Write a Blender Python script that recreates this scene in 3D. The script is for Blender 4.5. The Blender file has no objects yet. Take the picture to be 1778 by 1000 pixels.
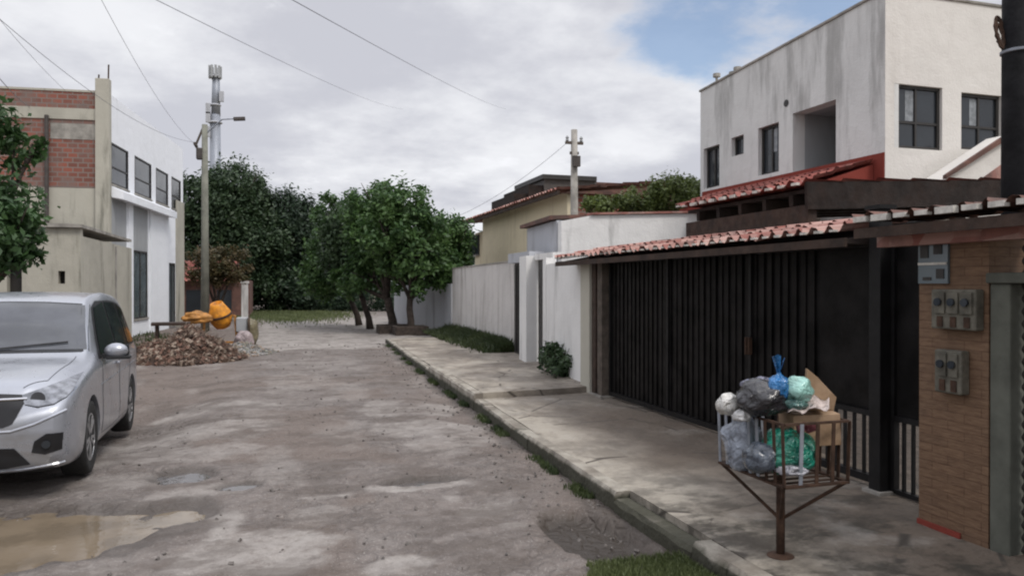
import bpy, math, random
import numpy as np
from mathutils import Vector, Matrix, noise as mnoise

# ------------------------------------------------------------------ camera, world, sun, exposure
S = bpy.context.scene
COL = S.collection
R = math.radians
CAM_H, FPX, YAW = 1.65, 1300.0, R(17.27)
cd = bpy.data.cameras.new('camera')
cd.sensor_width = 36.0
cd.lens = 36.0 * FPX / 1778.0
cd.clip_start, cd.clip_end = 0.05, 3000
cd.shift_y = 0.0
cam = bpy.data.objects.new('camera', cd); COL.objects.link(cam)
cam.location = (0, 0, CAM_H); cam.rotation_euler = (R(89.78), 0, -YAW)
S.camera = cam
S.view_settings.view_transform = 'Standard'; S.view_settings.look = 'None'
S.view_settings.gamma = 1.0; S.view_settings.exposure = 0.07
S.cycles.use_denoising = True
S.cycles.max_bounces = 8
S.cycles.filter_width = 2.1             # soft phone lens

SUN_EL, SUN_AZ = R(52), R(150)          # azimuth clockwise from +Y
sdir = Vector((math.sin(SUN_AZ)*math.cos(SUN_EL), math.cos(SUN_AZ)*math.cos(SUN_EL), math.sin(SUN_EL)))
sl = bpy.data.lights.new('sun', 'SUN'); sl.energy = 1.5; sl.angle = R(14); sl.color = (1.0, 0.95, 0.88)
so = bpy.data.objects.new('sun', sl); COL.objects.link(so)
so.rotation_euler = sdir.to_track_quat('Z', 'Y').to_euler()

def build_world():
    w = bpy.data.worlds.new('World'); S.world = w; w.use_nodes = True
    nt = w.node_tree; N = nt.nodes; L = nt.links; N.clear()
    out = N.new('ShaderNodeOutputWorld'); bg = N.new('ShaderNodeBackground')
    L.new(bg.outputs[0], out.inputs[0]); bg.inputs[1].default_value = 1.0
    sky = N.new('ShaderNodeTexSky'); sky.sky_type = 'NISHITA'; sky.sun_disc = False
    sky.sun_elevation = SUN_EL; sky.sun_rotation = SUN_AZ
    def M(op, a, b=None, c=None):
        n = N.new('ShaderNodeMath'); n.operation = op
        for i, v in enumerate((a, b, c)):
            if v is None: continue
            if isinstance(v, (int, float)): n.inputs[i].default_value = v
            else: L.new(v, n.inputs[i])
        return n.outputs[0]
    def smooth(v, a, b, lo=0.0, hi=1.0):
        n = N.new('ShaderNodeMapRange'); n.interpolation_type = 'SMOOTHSTEP'
        L.new(v, n.inputs[0]); n.inputs[1].default_value = a; n.inputs[2].default_value = b
        n.inputs[3].default_value = lo; n.inputs[4].default_value = hi
        return n.outputs[0]
    def mix(f, a, b):
        n = N.new('ShaderNodeMix'); n.data_type = 'RGBA'
        L.new(f, n.inputs[0])
        for i, v in ((6, a), (7, b)):
            if isinstance(v, tuple): n.inputs[i].default_value = v
            else: L.new(v, n.inputs[i])
        return n.outputs[2]
    tc = N.new('ShaderNodeTexCoord')
    sx = N.new('ShaderNodeSeparateXYZ'); L.new(tc.outputs['Generated'], sx.inputs[0])
    zc = M('ADD', M('MAXIMUM', sx.outputs[2], 0.0), 0.22)
    cx = N.new('ShaderNodeCombineXYZ')
    L.new(M('DIVIDE', sx.outputs[0], zc), cx.inputs[0]); L.new(M('DIVIDE', sx.outputs[1], zc), cx.inputs[1])
    def nz(scale, det, rough, vec, off=(0, 0, 0), st=(1, 1, 1)):
        mp = N.new('ShaderNodeMapping'); L.new(vec, mp.inputs[0]); mp.inputs['Location'].default_value = off
        mp.inputs['Scale'].default_value = st
        n = N.new('ShaderNodeTexNoise'); L.new(mp.outputs[0], n.inputs['Vector'])
        n.inputs['Scale'].default_value = scale; n.inputs['Detail'].default_value = det
        n.inputs['Roughness'].default_value = rough
        return n.outputs['Fac']
    big = nz(0.85, 6, 0.55, cx.outputs[0], (3.1, 0.4, 0))
    fine = nz(2.6, 8, 0.6, cx.outputs[0], (0, 5.0, 1.0))
    v = M('ADD', M('MULTIPLY', big, 0.68), M('MULTIPLY', fine, 0.32))
    cloud = mix(smooth(v, 0.42, 0.58), (0.57, 0.58, 0.64, 1), (0.84, 0.85, 0.885, 1))
    puffy = smooth(fine, 0.57, 0.72)
    cloud = mix(puffy, cloud, (0.92, 0.93, 0.97, 1))
    # overcast sky is brighter towards the zenith
    gain = smooth(sx.outputs[2], 0.38, 0.95, 1.0, 2.3)
    cg = N.new('ShaderNodeVectorMath'); cg.operation = 'SCALE'
    L.new(cloud, cg.inputs[0]); L.new(gain, cg.inputs['Scale'])
    # clear blue gap
    def dotv(px, py):
        u = (px-889)/FPX; t = (500-py)/FPX
        d = Vector((math.sin(YAW)+u*math.cos(YAW), math.cos(YAW)-u*math.sin(YAW), t)).normalized()
        n = N.new('ShaderNodeVectorMath'); n.operation = 'DOT_PRODUCT'
        L.new(tc.outputs['Generated'], n.inputs[0]); n.inputs[1].default_value = d
        return n.outputs['Value']
    wob = M('MULTIPLY', M('SUBTRACT', fine, 0.5), 0.055)
    wob2 = M('MULTIPLY', M('SUBTRACT', big, 0.5), 0.03)
    g = M('MAXIMUM', M('ADD', dotv(1245, -95), 0.0), M('ADD', dotv(1450, -110), -0.001))
    g = M('ADD', M('ADD', g, wob), wob2)
    gap = smooth(g, 0.984, 0.999)
    ss = N.new('ShaderNodeVectorMath'); ss.operation = 'SCALE'; L.new(sky.outputs[0], ss.inputs[0]); ss.inputs['Scale'].default_value = 0.145
    res = mix(M('MULTIPLY', gap, 0.85), cg.outputs[0], ss.outputs[0])
    L.new(res, bg.inputs[0])
build_world()

# ------------------------------------------------------------------ helpers
def at(px, D):
    """world X, Y of a picture column at depth D"""
    u = (px-889)/FPX
    return (D*(math.sin(YAW)+u*math.cos(YAW)), D*(math.cos(YAW)-u*math.sin(YAW)))
def zz(py, D): return CAM_H + (495-py)/FPX*D

class MB:
    def __init__(s): s.v = []; s.f = []; s.m = []; s.mi = 0
    def add(s, vs, fs):
        b = len(s.v); s.v += [tuple(p) for p in vs]
        for f in fs: s.f.append(tuple(b+i for i in f)); s.m.append(s.mi)
        return s
    def box(s, x0, y0, z0, x1, y1, z1):
        vs = [(x, y, z) for z in (z0, z1) for y in (y0, y1) for x in (x0, x1)]
        return s.add(vs, [(0,2,3,1),(4,5,7,6),(0,1,5,4),(2,6,7,3),(0,4,6,2),(1,3,7,5)])
    def obox(s, c, ax, ay, az, hx, hy, hz):
        c, ax, ay, az = map(Vector, (c, ax, ay, az))
        vs = [c+ax*i*hx+ay*j*hy+az*k*hz for k in (-1,1) for j in (-1,1) for i in (-1,1)]
        return s.add(vs, [(0,2,3,1),(4,5,7,6),(0,1,5,4),(2,6,7,3),(0,4,6,2),(1,3,7,5)])
    def bar(s, a, b, w, h=None, up=(0,0,1)):
        a, b = Vector(a), Vector(b); h = h or w
        d = (b-a); l = d.length; d.normalize(); up = Vector(up)
        if abs(d.dot(up)) > .98: up = Vector((1,0,0))
        sx = d.cross(up).normalized(); sy = sx.cross(d).normalized()
        return s.obox((a+b)/2, d, sx, sy, l/2, w/2, h/2)
    def tube(s, pts, r, n=10, cap=True):
        pts = [Vector(p) for p in pts]; rs = r if isinstance(r, (list, tuple)) else [r]*len(pts)
        rings = []; prev = None
        for i, p in enumerate(pts):
            d = (pts[min(i+1, len(pts)-1)]-pts[max(i-1, 0)]).normalized()
            if prev is None:
                ref = Vector((0,0,1)) if abs(d.z) < .9 else Vector((1,0,0))
                a = d.cross(ref).normalized()
            else:
                a = (prev - d*prev.dot(d)).normalized()
            prev = a; b = d.cross(a)
            rings.append([p+(a*math.cos(2*math.pi*k/n)+b*math.sin(2*math.pi*k/n))*rs[i] for k in range(n)])
        vs = [q for rg in rings for q in rg]; fs = []
        for i in range(len(pts)-1):
            for k in range(n):
                fs.append((i*n+k, i*n+(k+1)%n, (i+1)*n+(k+1)%n, (i+1)*n+k))
        if cap: fs += [tuple(range(n-1, -1, -1)), tuple((len(pts)-1)*n+k for k in range(n))]
        return s.add(vs, fs)
    def lathe(s, c, prof, n=24, axis='z'):
        """prof: list of (r, h) along axis from centre c"""
        vs = []; fs = []
        for r, h in prof:
            for k in range(n):
                a = 2*math.pi*k/n; p = (r*math.cos(a), r*math.sin(a), h)
                if axis == 'x': p = (p[2], p[0], p[1])
                elif axis == 'y': p = (p[0], p[2], p[1])
                elif isinstance(axis, Matrix): p = axis @ Vector(p)
                vs.append((p[0]+c[0], p[1]+c[1], p[2]+c[2]))
        for i in range(len(prof)-1):
            for k in range(n): fs.append((i*n+k, i*n+(k+1)%n, (i+1)*n+(k+1)%n, (i+1)*n+k))
        fs += [tuple(range(n-1, -1, -1)), tuple((len(prof)-1)*n+k for k in range(n))]
        return s.add(vs, fs)
    def grid(s, P):
        """P: 2-D list of points"""
        nr, nc = len(P), len(P[0])
        return s.add([p for r in P for p in r],
                     [(i*nc+j, i*nc+j+1, (i+1)*nc+j+1, (i+1)*nc+j) for i in range(nr-1) for j in range(nc-1)])
    def prism(s, poly, off):
        n = len(poly); poly = [Vector(p) for p in poly]; off = Vector(off)
        return s.add(poly+[p+off for p in poly],
                     [tuple(range(n-1,-1,-1)), tuple(range(n, 2*n))]+[(i, (i+1)%n, (i+1)%n+n, i+n) for i in range(n)])
    def build(s, name, mats, parent=None, smooth=False, bevel=0.0, local=False, solid=0.0, autos=None):
        me = bpy.data.meshes.new(name)
        off = Vector((0,0,0))
        if parent is not None and not local:
            p = parent
            while p is not None: off += Vector(p.location); p = p.parent
        me.from_pydata([tuple(Vector(v)-off) for v in s.v], [], s.f); me.update()
        if not isinstance(mats, (list, tuple)): mats = [mats]
        for m in mats: me.materials.append(m)
        if len(mats) > 1: me.polygons.foreach_set('material_index', s.m)
        if smooth: me.polygons.foreach_set('use_smooth', [True]*len(me.polygons))
        o = bpy.data.objects.new(name, me); COL.objects.link(o)
        if parent is not None: o.parent = parent
        import bmesh
        bm = bmesh.new(); bm.from_mesh(me); bmesh.ops.recalc_face_normals(bm, faces=bm.faces); bm.to_mesh(me); bm.free()
        if solid:
            md = o.modifiers.new('s', 'SOLIDIFY'); md.thickness = solid; md.offset = 0
        if bevel:
            md = o.modifiers.new('b', 'BEVEL'); md.width = bevel; md.segments = 2; md.limit_method = 'ANGLE'; md.angle_limit = R(50)
        return o

def tag(o, label=None, cat=None, group=None, kind=None):
    if label: o['label'] = label
    if cat: o['category'] = cat
    if group: o['group'] = group
    if kind: o['kind'] = kind
    return o
def thing(name, loc, label, cat, group=None, rz=0, rx=0):
    o = bpy.data.objects.new(name, None); COL.objects.link(o); o.location = loc
    o.rotation_euler = (rx, 0, rz); o.empty_display_size = .2
    return tag(o, label, cat, group)

# ------------------------------------------------------------------ materials
class NT:
    def __init__(s, name):
        s.mat = bpy.data.materials.new(name); s.mat.use_nodes = True
        s.nt = s.mat.node_tree; s.N = s.nt.nodes; s.L = s.nt.links
        s.b = s.N['Principled BSDF']; s.tc = s.N.new('ShaderNodeTexCoord')
        s.co = s.tc.outputs['Object']
        g = s.N.new('ShaderNodeNewGeometry'); s.pos = g.outputs['Position']; s.geo = g
    def set(s, k, v):
        if isinstance(v, (int, float, tuple)): s.b.inputs[k].default_value = v
        else: s.L.new(v, s.b.inputs[k])
    def map(s, vec, sc=(1,1,1), loc=(0,0,0)):
        m = s.N.new('ShaderNodeMapping'); s.L.new(vec, m.inputs[0])
        m.inputs['Scale'].default_value = sc; m.inputs['Location'].default_value = loc
        return m.outputs[0]
    def noise(s, scale, det=5, rough=.55, vec=None, dist=0.0):
        n = s.N.new('ShaderNodeTexNoise'); s.L.new(vec or s.pos, n.inputs['Vector'])
        n.inputs['Scale'].default_value = scale; n.inputs['Detail'].default_value = det
        n.inputs['Roughness'].default_value = rough; n.inputs['Distortion'].default_value = dist
        return n.outputs['Fac']
    def ramp(s, v, a, b, lo=0.0, hi=1.0):
        n = s.N.new('ShaderNodeMapRange'); n.interpolation_type = 'SMOOTHSTEP'; s.L.new(v, n.inputs[0])
        for i, q in enumerate((a, b, lo, hi)): n.inputs[i+1].default_value = q
        return n.outputs[0]
    def math(s, op, a, b=None):
        n = s.N.new('ShaderNodeMath'); n.operation = op
        for i, v in enumerate((a, b)):
            if v is None: continue
            if isinstance(v, (int, float)): n.inputs[i].default_value = v
            else: s.L.new(v, n.inputs[i])
        return n.outputs[0]
    def mix(s, f, a, b, typ='MIX'):
        n = s.N.new('ShaderNodeMix'); n.data_type = 'RGBA'; n.blend_type = typ
        if isinstance(f, (int, float)): n.inputs[0].default_value = f
        else: s.L.new(f, n.inputs[0])
        for i, v in ((6, a), (7, b)):
            if isinstance(v, tuple): n.inputs[i].default_value = v if len(v) == 4 else v+(1,)
            else: s.L.new(v, n.inputs[i])
        return n.outputs[2]
    def bump(s, h, dist=.01, strength=1.0, prev=None):
        n = s.N.new('ShaderNodeBump'); s.L.new(h, n.inputs['Height']); n.inputs['Distance'].default_value = dist
        n.inputs['Strength'].default_value = strength
        if prev is not None: s.L.new(prev, n.inputs['Normal'])
        s.L.new(n.outputs[0], s.b.inputs['Normal']); return n.outputs[0]
    def sep(s, v):
        n = s.N.new('ShaderNodeSeparateXYZ'); s.L.new(v, n.inputs[0]); return n.outputs
    def attr(s, name):
        n = s.N.new('ShaderNodeAttribute'); n.attribute_name = name; return n.outputs

def simple(name, col, rough=.6, metal=0.0, var=.25, scale=6.0, bump=.003, dark=None, spec=.4):
    t = NT(name)
    f = t.ramp(t.noise(scale, 6, .6), .3, .7)
    d = dark or tuple(c*(1-var) for c in col)
    c = t.mix(f, d+(1,), tuple(min(1, k*(1+var*.35)) for k in col)+(1,))
    t.set('Base Color', c); t.set('Roughness', t.ramp(t.noise(scale*2.3, 4), .3, .7, max(.05, rough-.1), min(1, rough+.1)))
    t.set('Metallic', metal); t.set('Specular IOR Level', spec)
    if bump: t.bump(t.noise(scale*6, 5, .6), bump)
    return t.mat

def plaster(name, col, stain=.5, scol=(.13,.12,.11), streak=1.0, seed=0.0, patch=.3, lo=.52, hi=.74):
    """painted render with vertical run-off streaks and blotches"""
    t = NT(name)
    v = t.map(t.pos, (1.5, 1.5, .24), (seed, seed, seed))
    st = t.ramp(t.noise(1.6, 7, .62, v), lo, hi)
    bl = t.ramp(t.noise(.8, 6, .6, t.map(t.pos, (1,1,1), (seed*3, 1, 2))), .42, .68)
    v2 = t.map(t.pos, (5, 5, .8), (seed, 2, 1))
    st2 = t.ramp(t.noise(1.4, 5, .6, v2), .55, .8)
    c = t.mix(t.math('MULTIPLY', bl, patch), col+(1,), tuple(k*.78 for k in col)+(1,))
    c = t.mix(t.math('MULTIPLY', st, stain*streak), c, scol+(1,))
    c = t.mix(t.math('MULTIPLY', st2, stain*.16), c, scol+(1,))
    t.set('Base Color', c); t.set('Roughness', .88); t.set('Specular IOR Level', .2)
    b = t.bump(t.noise(28, 6, .6), .006); t.bump(t.noise(3.0, 4, .5), .02, 1.0, b)
    return t.mat

def leafmat(name, a, b, rough=.5):
    t = NT(name)
    rnd = t.geo.outputs['Random Per Island']
    cl = t.ramp(t.noise(1.4, 3, .5), .35, .65)
    f = t.math('ADD', t.math('MULTIPLY', rnd, .55), t.math('MULTIPLY', cl, .45))
    t.set('Base Color', t.mix(f, a+(1,), b+(1,))); t.set('Roughness', rough); t.set('Specular IOR Level', .35)
    tr = t.N.new('ShaderNodeBsdfTranslucent'); t.L.new(t.mix(f, a+(1,), tuple(min(1, k*1.4) for k in b)+(1,)), tr.inputs[0])
    ms = t.N.new('ShaderNodeMixShader'); ms.inputs[0].default_value = .25
    t.L.new(t.b.outputs[0], ms.inputs[1]); t.L.new(tr.outputs[0], ms.inputs[2])
    t.L.new(ms.outputs[0], t.N['Material Output'].inputs[0])
    return t.mat

def tilemat(name, a, b, grime=(.05,.035,.03)):
    t = NT(name)
    v = t.N.new('ShaderNodeTexVoronoi'); t.L.new(t.map(t.pos, (5, 5, 5)), v.inputs['Vector']); v.inputs['Scale'].default_value = 1
    s = t.sep(v.outputs['Color'])
    c = t.mix(s[0], a+(1,), b+(1,))
    c = t.mix(t.math('MULTIPLY', t.ramp(t.noise(2.2, 6, .65), .45, .7), .75), c, grime+(1,))
    t.set('Base Color', c); t.set('Roughness', .85); t.bump(t.noise(30, 4), .004)
    return t.mat

M = {}
M['white_wall'] = plaster('white render', (.74,.73,.715), .6, (.10,.095,.09), seed=1.3)
M['house_side'] = plaster('stained white render', (.655,.65,.635), .65, (.26,.255,.245), seed=4.1, lo=.47, hi=.68)
M['house_front'] = plaster('clean warm white render', (.72,.69,.65), .18, (.3,.26,.22), seed=7.7)
M['old_wall'] = plaster('weathered white wall', (.60,.575,.555), .7, (.26,.235,.21), seed=2.2, lo=.48, hi=.70, patch=.5)
M['grey_wall'] = plaster('weathered grey render', (.44,.45,.48), .6, (.14,.13,.13), seed=9.2)
M['cream'] = plaster('cream render', (.66,.58,.42), .4, (.32,.25,.17), seed=3.4)
M['beige'] = plaster('dirty beige render', (.44,.42,.36), .7, (.10,.10,.08), seed=5.6, patch=.6)
M['facade'] = plaster('bright white facade', (.84,.86,.90), .12, (.4,.4,.4), seed=6.6, patch=.1)
M['grey_panel'] = plaster('grey painted panel', (.36,.37,.38), .3, (.16,.16,.16), seed=8.6)
M['concrete'] = simple('raw concrete', (.33,.31,.28), .9, var=.4, scale=3, bump=.008)
M['pale_concrete'] = simple('pale weathered concrete', (.21,.21,.175), .9, var=.3, scale=2.5, bump=.004)
M['meter_case'] = simple('grimy meter casing', (.13,.12,.095), .7, var=.45, scale=12, bump=.003)
M['post_concrete'] = simple('canopy-shaded grey green concrete', (.115,.118,.098), .9, var=.4, scale=2.5, bump=.004)  # darker copy of the pale concrete, canopy shade put into its colour
M['dark_metal'] = simple('black painted steel', (.010,.0095,.010), .5, var=.4, scale=5, bump=.001, spec=.25)
M['gate_sheet'] = simple('black sheet metal', (.0105,.0095,.0095), .45, var=.7, scale=3.5, bump=.002, spec=.12)
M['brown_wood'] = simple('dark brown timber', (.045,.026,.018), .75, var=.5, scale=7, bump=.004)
M['grey_wood'] = simple('weathered brown grey post', (.10,.080,.065), .8, var=.4, scale=8, bump=.004)
M['rust'] = simple('rusty steel', (.065,.035,.022), .85, metal=.1, var=.5, scale=14, bump=.003)
M['silver_bar'] = simple('galvanised strip', (.30,.32,.36), .5, metal=.35, var=.3, scale=9, bump=.001)
M['glass'] = simple('dark window glass', (.025,.03,.036), .08, var=.3, scale=1.2, bump=0, spec=.6)
M['frame'] = simple('dark bronze frame', (.035,.032,.03), .5, var=.2, bump=0)
M['curtain'] = simple('pale curtain', (.28,.30,.32), .9, var=.4, scale=7, bump=.01)
M['blue_glass'] = simple('blue grey window glass', (.10,.125,.14), .12, var=.4, scale=1.0, bump=0, spec=.6)
M['tile'] = tilemat('old red roof tile', (.20,.045,.036), (.31,.11,.085))
M['tile_pale'] = tilemat('faded roof tile', (.26,.09,.07), (.44,.28,.24), (.07,.05,.045))
M['tile_dark'] = tilemat('dark roof tile', (.10,.050,.040), (.17,.085,.065))
M['mortar'] = simple('lime mortar', (.60,.57,.52), .9, var=.35, scale=12, bump=.004)
M['red_paint'] = plaster('brick red paint', (.22,.045,.033), .4, (.08,.025,.02), seed=3.9)
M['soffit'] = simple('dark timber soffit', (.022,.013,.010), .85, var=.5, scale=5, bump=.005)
M['green_leaf'] = leafmat('street tree leaf', (.022,.058,.018), (.105,.185,.055))
M['dark_leaf'] = leafmat('dark tree leaf', (.016,.036,.015), (.055,.090,.038))
M['deep_leaf'] = leafmat('far tree leaf', (.015,.032,.018), (.048,.078,.042))
M['fresh_leaf'] = leafmat('fresh green leaf', (.022,.052,.018), (.07,.135,.045))
M['shrub_leaf'] = leafmat('yellowish shrub leaf', (.045,.065,.016), (.13,.17,.045))
M['rusty_leaf'] = leafmat('reddish clipped leaf', (.040,.050,.018), (.13,.085,.040))
M['grass'] = leafmat('grass blade', (.06,.080,.028), (.15,.175,.075))
M['weed'] = leafmat('weed leaf', (.025,.042,.018), (.075,.095,.035))
M['bark'] = simple('grey brown bark', (.06,.046,.038), .95, var=.5, scale=9, bump=.015)
M['tyre'] = simple('tyre rubber', (.018,.018,.018), .8, var=.3, scale=20, bump=.002)
M['rim'] = simple('silver alloy', (.38,.38,.39), .4, metal=.7, var=.2, scale=8, bump=0)
M['black_plastic'] = simple('black plastic', (.014,.014,.016), .5, var=.2, bump=0)
M['lamp_glass'] = simple('headlight lens', (.24,.25,.28), .12, metal=.2, var=.55, scale=16, bump=0, spec=.7)
M['chrome'] = simple('chrome', (.6,.6,.62), .15, metal=1, var=.1, bump=0)
M['orange'] = simple('orange paint', (.74,.30,.025), .55, var=.45, scale=7, bump=.004, dark=(.42,.17,.03))
M['orange_fabric'] = simple('orange plastic sheet', (.52,.24,.06), .6, var=.5, scale=5, bump=.02)
M['pvc'] = simple('dark drain pipe', (.07,.06,.055), .6, var=.3)
M['dark_pole'] = simple('tarred dark pole', (.016,.016,.018), .8, var=.5, scale=4, bump=.006, spec=.2)
M['cable'] = simple('cable sheath', (.17,.17,.19), .7, var=.1, bump=0)

def carpaint():
    t = NT('silver car paint')
    dirt = t.ramp(t.noise(3.0, 6, .6), .4, .75)
    z = t.sep(t.co)[2]
    low = t.ramp(z, .25, .75, .55, .05)
    t.set('Base Color', t.mix(t.math('MULTIPLY', dirt, low), (.36,.375,.415,1), (.20,.18,.155,1)))
    t.set('Metallic', .55); t.set('Roughness', t.ramp(t.noise(9, 5), .3, .7, .26, .42))
    t.set('Coat Weight', .6); t.set('Coat Roughness', .12)
    return t.mat
M['car'] = carpaint()
def windscreen():
    t = NT('windscreen glass')
    t.set('Base Color', (.10,.105,.12,1)); t.set('Roughness', .04); t.set('Specular IOR Level', .6)
    n = t.ramp(t.noise(2.4, 5), .35, .7)
    t.set('Base Color', t.mix(n, (.045,.048,.056,1), (.075,.08,.092,1)))
    return t.mat
M['windscreen'] = windscreen()
def brickmat():
    t = NT('hollow clay brick')
    s = t.sep(t.pos)
    cb = t.N.new('ShaderNodeCombineXYZ'); t.L.new(t.math('ADD', s[0], s[1]), cb.inputs[0]); t.L.new(s[2], cb.inputs[1])
    b = t.N.new('ShaderNodeTexBrick'); t.L.new(cb.outputs[0], b.inputs['Vector'])
    b.inputs['Scale'].default_value = 1; b.inputs['Brick Width'].default_value = .24; b.inputs['Row Height'].default_value = .14
    b.inputs['Mortar Size'].default_value = .016; b.inputs['Bias'].default_value = -.1
    b.inputs['Color1'].default_value = (.27,.088,.060,1); b.inputs['Color2'].default_value = (.16,.064,.048,1); b.inputs['Mortar'].default_value = (.21,.17,.15,1)
    g = t.ramp(t.noise(1.1, 6, .65), .40, .60)
    c = t.mix(t.math('MULTIPLY', g, .7), b.outputs['Color'], (.17,.14,.125,1))
    t.set('Base Color', c); t.set('Roughness', .9); t.bump(b.outputs['Fac'], .012, -1)
    return t.mat
M['brick'] = brickmat()
def pillar_tile():
    t = NT('rough brown stone cladding')
    v = t.map(t.pos, (9, 9, 40))
    f = t.ramp(t.noise(1.2, 6, .65, v), .35, .68)
    c = t.mix(f, (.145,.082,.047,1), (.20,.120,.070,1))
    c = t.mix(t.math('MULTIPLY', t.ramp(t.noise(3, 5), .5, .75), .4), c, (.07,.045,.035,1))
    s = t.sep(t.pos)
    cb = t.N.new('ShaderNodeCombineXYZ'); t.L.new(t.math('ADD', s[0], s[1]), cb.inputs[0]); t.L.new(s[2], cb.inputs[1])
    b = t.N.new('ShaderNodeTexBrick'); t.L.new(cb.outputs[0], b.inputs['Vector']); b.inputs['Scale'].default_value = 1
    b.inputs['Brick Width'].default_value = .23; b.inputs['Row Height'].default_value = .055; b.inputs['Mortar Size'].default_value = .004
    b.inputs['Color1'].default_value = (1,1,1,1); b.inputs['Color2'].default_value = (.84,.84,.84,1); b.inputs['Mortar'].default_value = (.70,.66,.63,1)
    t.set('Base Color', t.mix(1.0, c, b.outputs['Color'], 'MULTIPLY')); t.set('Roughness', .8)
    p = t.bump(t.noise(1.5, 6, .6, v), .006); t.bump(b.outputs['Fac'], .005, -1, p)
    return t.mat
M['pillar_tile'] = pillar_tile()
def pavemat():
    t = NT('worn pavement concrete')
    s = t.sep(t.pos)
    c = t.mix(t.ramp(t.noise(.9, 7, .62), .35, .65), (.175,.15,.125,1), (.34,.30,.25,1))
    inner = t.ramp(t.math('ADD', s[0], t.math('MULTIPLY', t.noise(1.3, 5), 1.2)), 3.35, 4.1)     # browner and darker along the gates
    near = t.ramp(s[1], 9.8, 8.0)
    c = t.mix(t.math('MULTIPLY', t.math('MULTIPLY', inner, near), .75), c, (.125,.095,.072,1))
    pl = t.ramp(t.math('ADD', s[0], t.math('MULTIPLY', t.noise(1.1, 5), 1.0)), 3.75, 3.05)
    c = t.mix(t.math('MULTIPLY', pl, .55), c, (.44,.40,.335,1))
    moss = t.ramp(t.noise(2.3, 7, .7, t.map(t.pos, (1, 1.5, 1), (4, 1, 0))), .42, .60)
    mnear = t.ramp(s[1], 6.6, 3.8)
    c = t.mix(t.math('MULTIPLY', moss, t.math('MULTIPLY', mnear, .9)), c, (.045,.040,.032,1))
    c = t.mix(t.math('MULTIPLY', t.ramp(t.noise(4.5, 7, .7), .52, .72), .5), c, (.12,.10,.085,1))
    pale = t.ramp(t.noise(1.9, 6, .6, t.map(t.pos, (1,1,1), (9,3,0))), .56, .70)
    c = t.mix(t.math('MULTIPLY', pale, .4), c, (.42,.39,.35,1))
    cr = t.N.new('ShaderNodeTexVoronoi'); cr.feature = 'DISTANCE_TO_EDGE'
    mp = t.map(t.pos, (.9,.9,.9)); t.L.new(mp, cr.inputs['Vector']); cr.inputs['Scale'].default_value = 1
    crk = t.ramp(cr.outputs['Distance'], .004, .018)
    crk = t.math('MAXIMUM', crk, t.ramp(t.noise(2, 3), .46, .5))
    c = t.mix(crk, (.07,.06,.05,1), c)
    c = t.mix(t.math('MULTIPLY', t.ramp(t.noise(1.2, 7, .68, t.map(t.pos, (1.6, .8, 1), (3,7,1))), .44, .62), .55), c, (.10,.083,.068,1))
    t.set('Base Color', c); t.set('Roughness', t.ramp(t.noise(3, 5), .35, .7, .55, .95)); t.set('Specular IOR Level', .3)
    b = t.bump(t.noise(45, 6, .65), .008); b = t.bump(t.noise(5, 5), .03, 1, b)
    return t.mat
M['pave'] = pavemat()
def kerbmat():
    t = NT('worn mossy shaded kerb')
    s = t.sep(t.pos)
    c = t.mix(t.ramp(t.noise(2.5, 7, .65), .38, .62), (.19,.165,.135,1), (.36,.33,.28,1))
    f = t.ramp(t.math('ADD', s[2], t.math('MULTIPLY', t.noise(6, 5), .10)), .175, .125)  # dark face: moss, plus the kerb's own shadow put into the colour
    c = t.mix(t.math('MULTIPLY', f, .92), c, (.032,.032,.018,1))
    t.set('Base Color', c); t.set('Roughness', .92); b = t.bump(t.noise(30, 6, .6), .012); t.bump(t.noise(6, 4), .03, 1, b)
    return t.mat
M['kerb'] = kerbmat()
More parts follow.
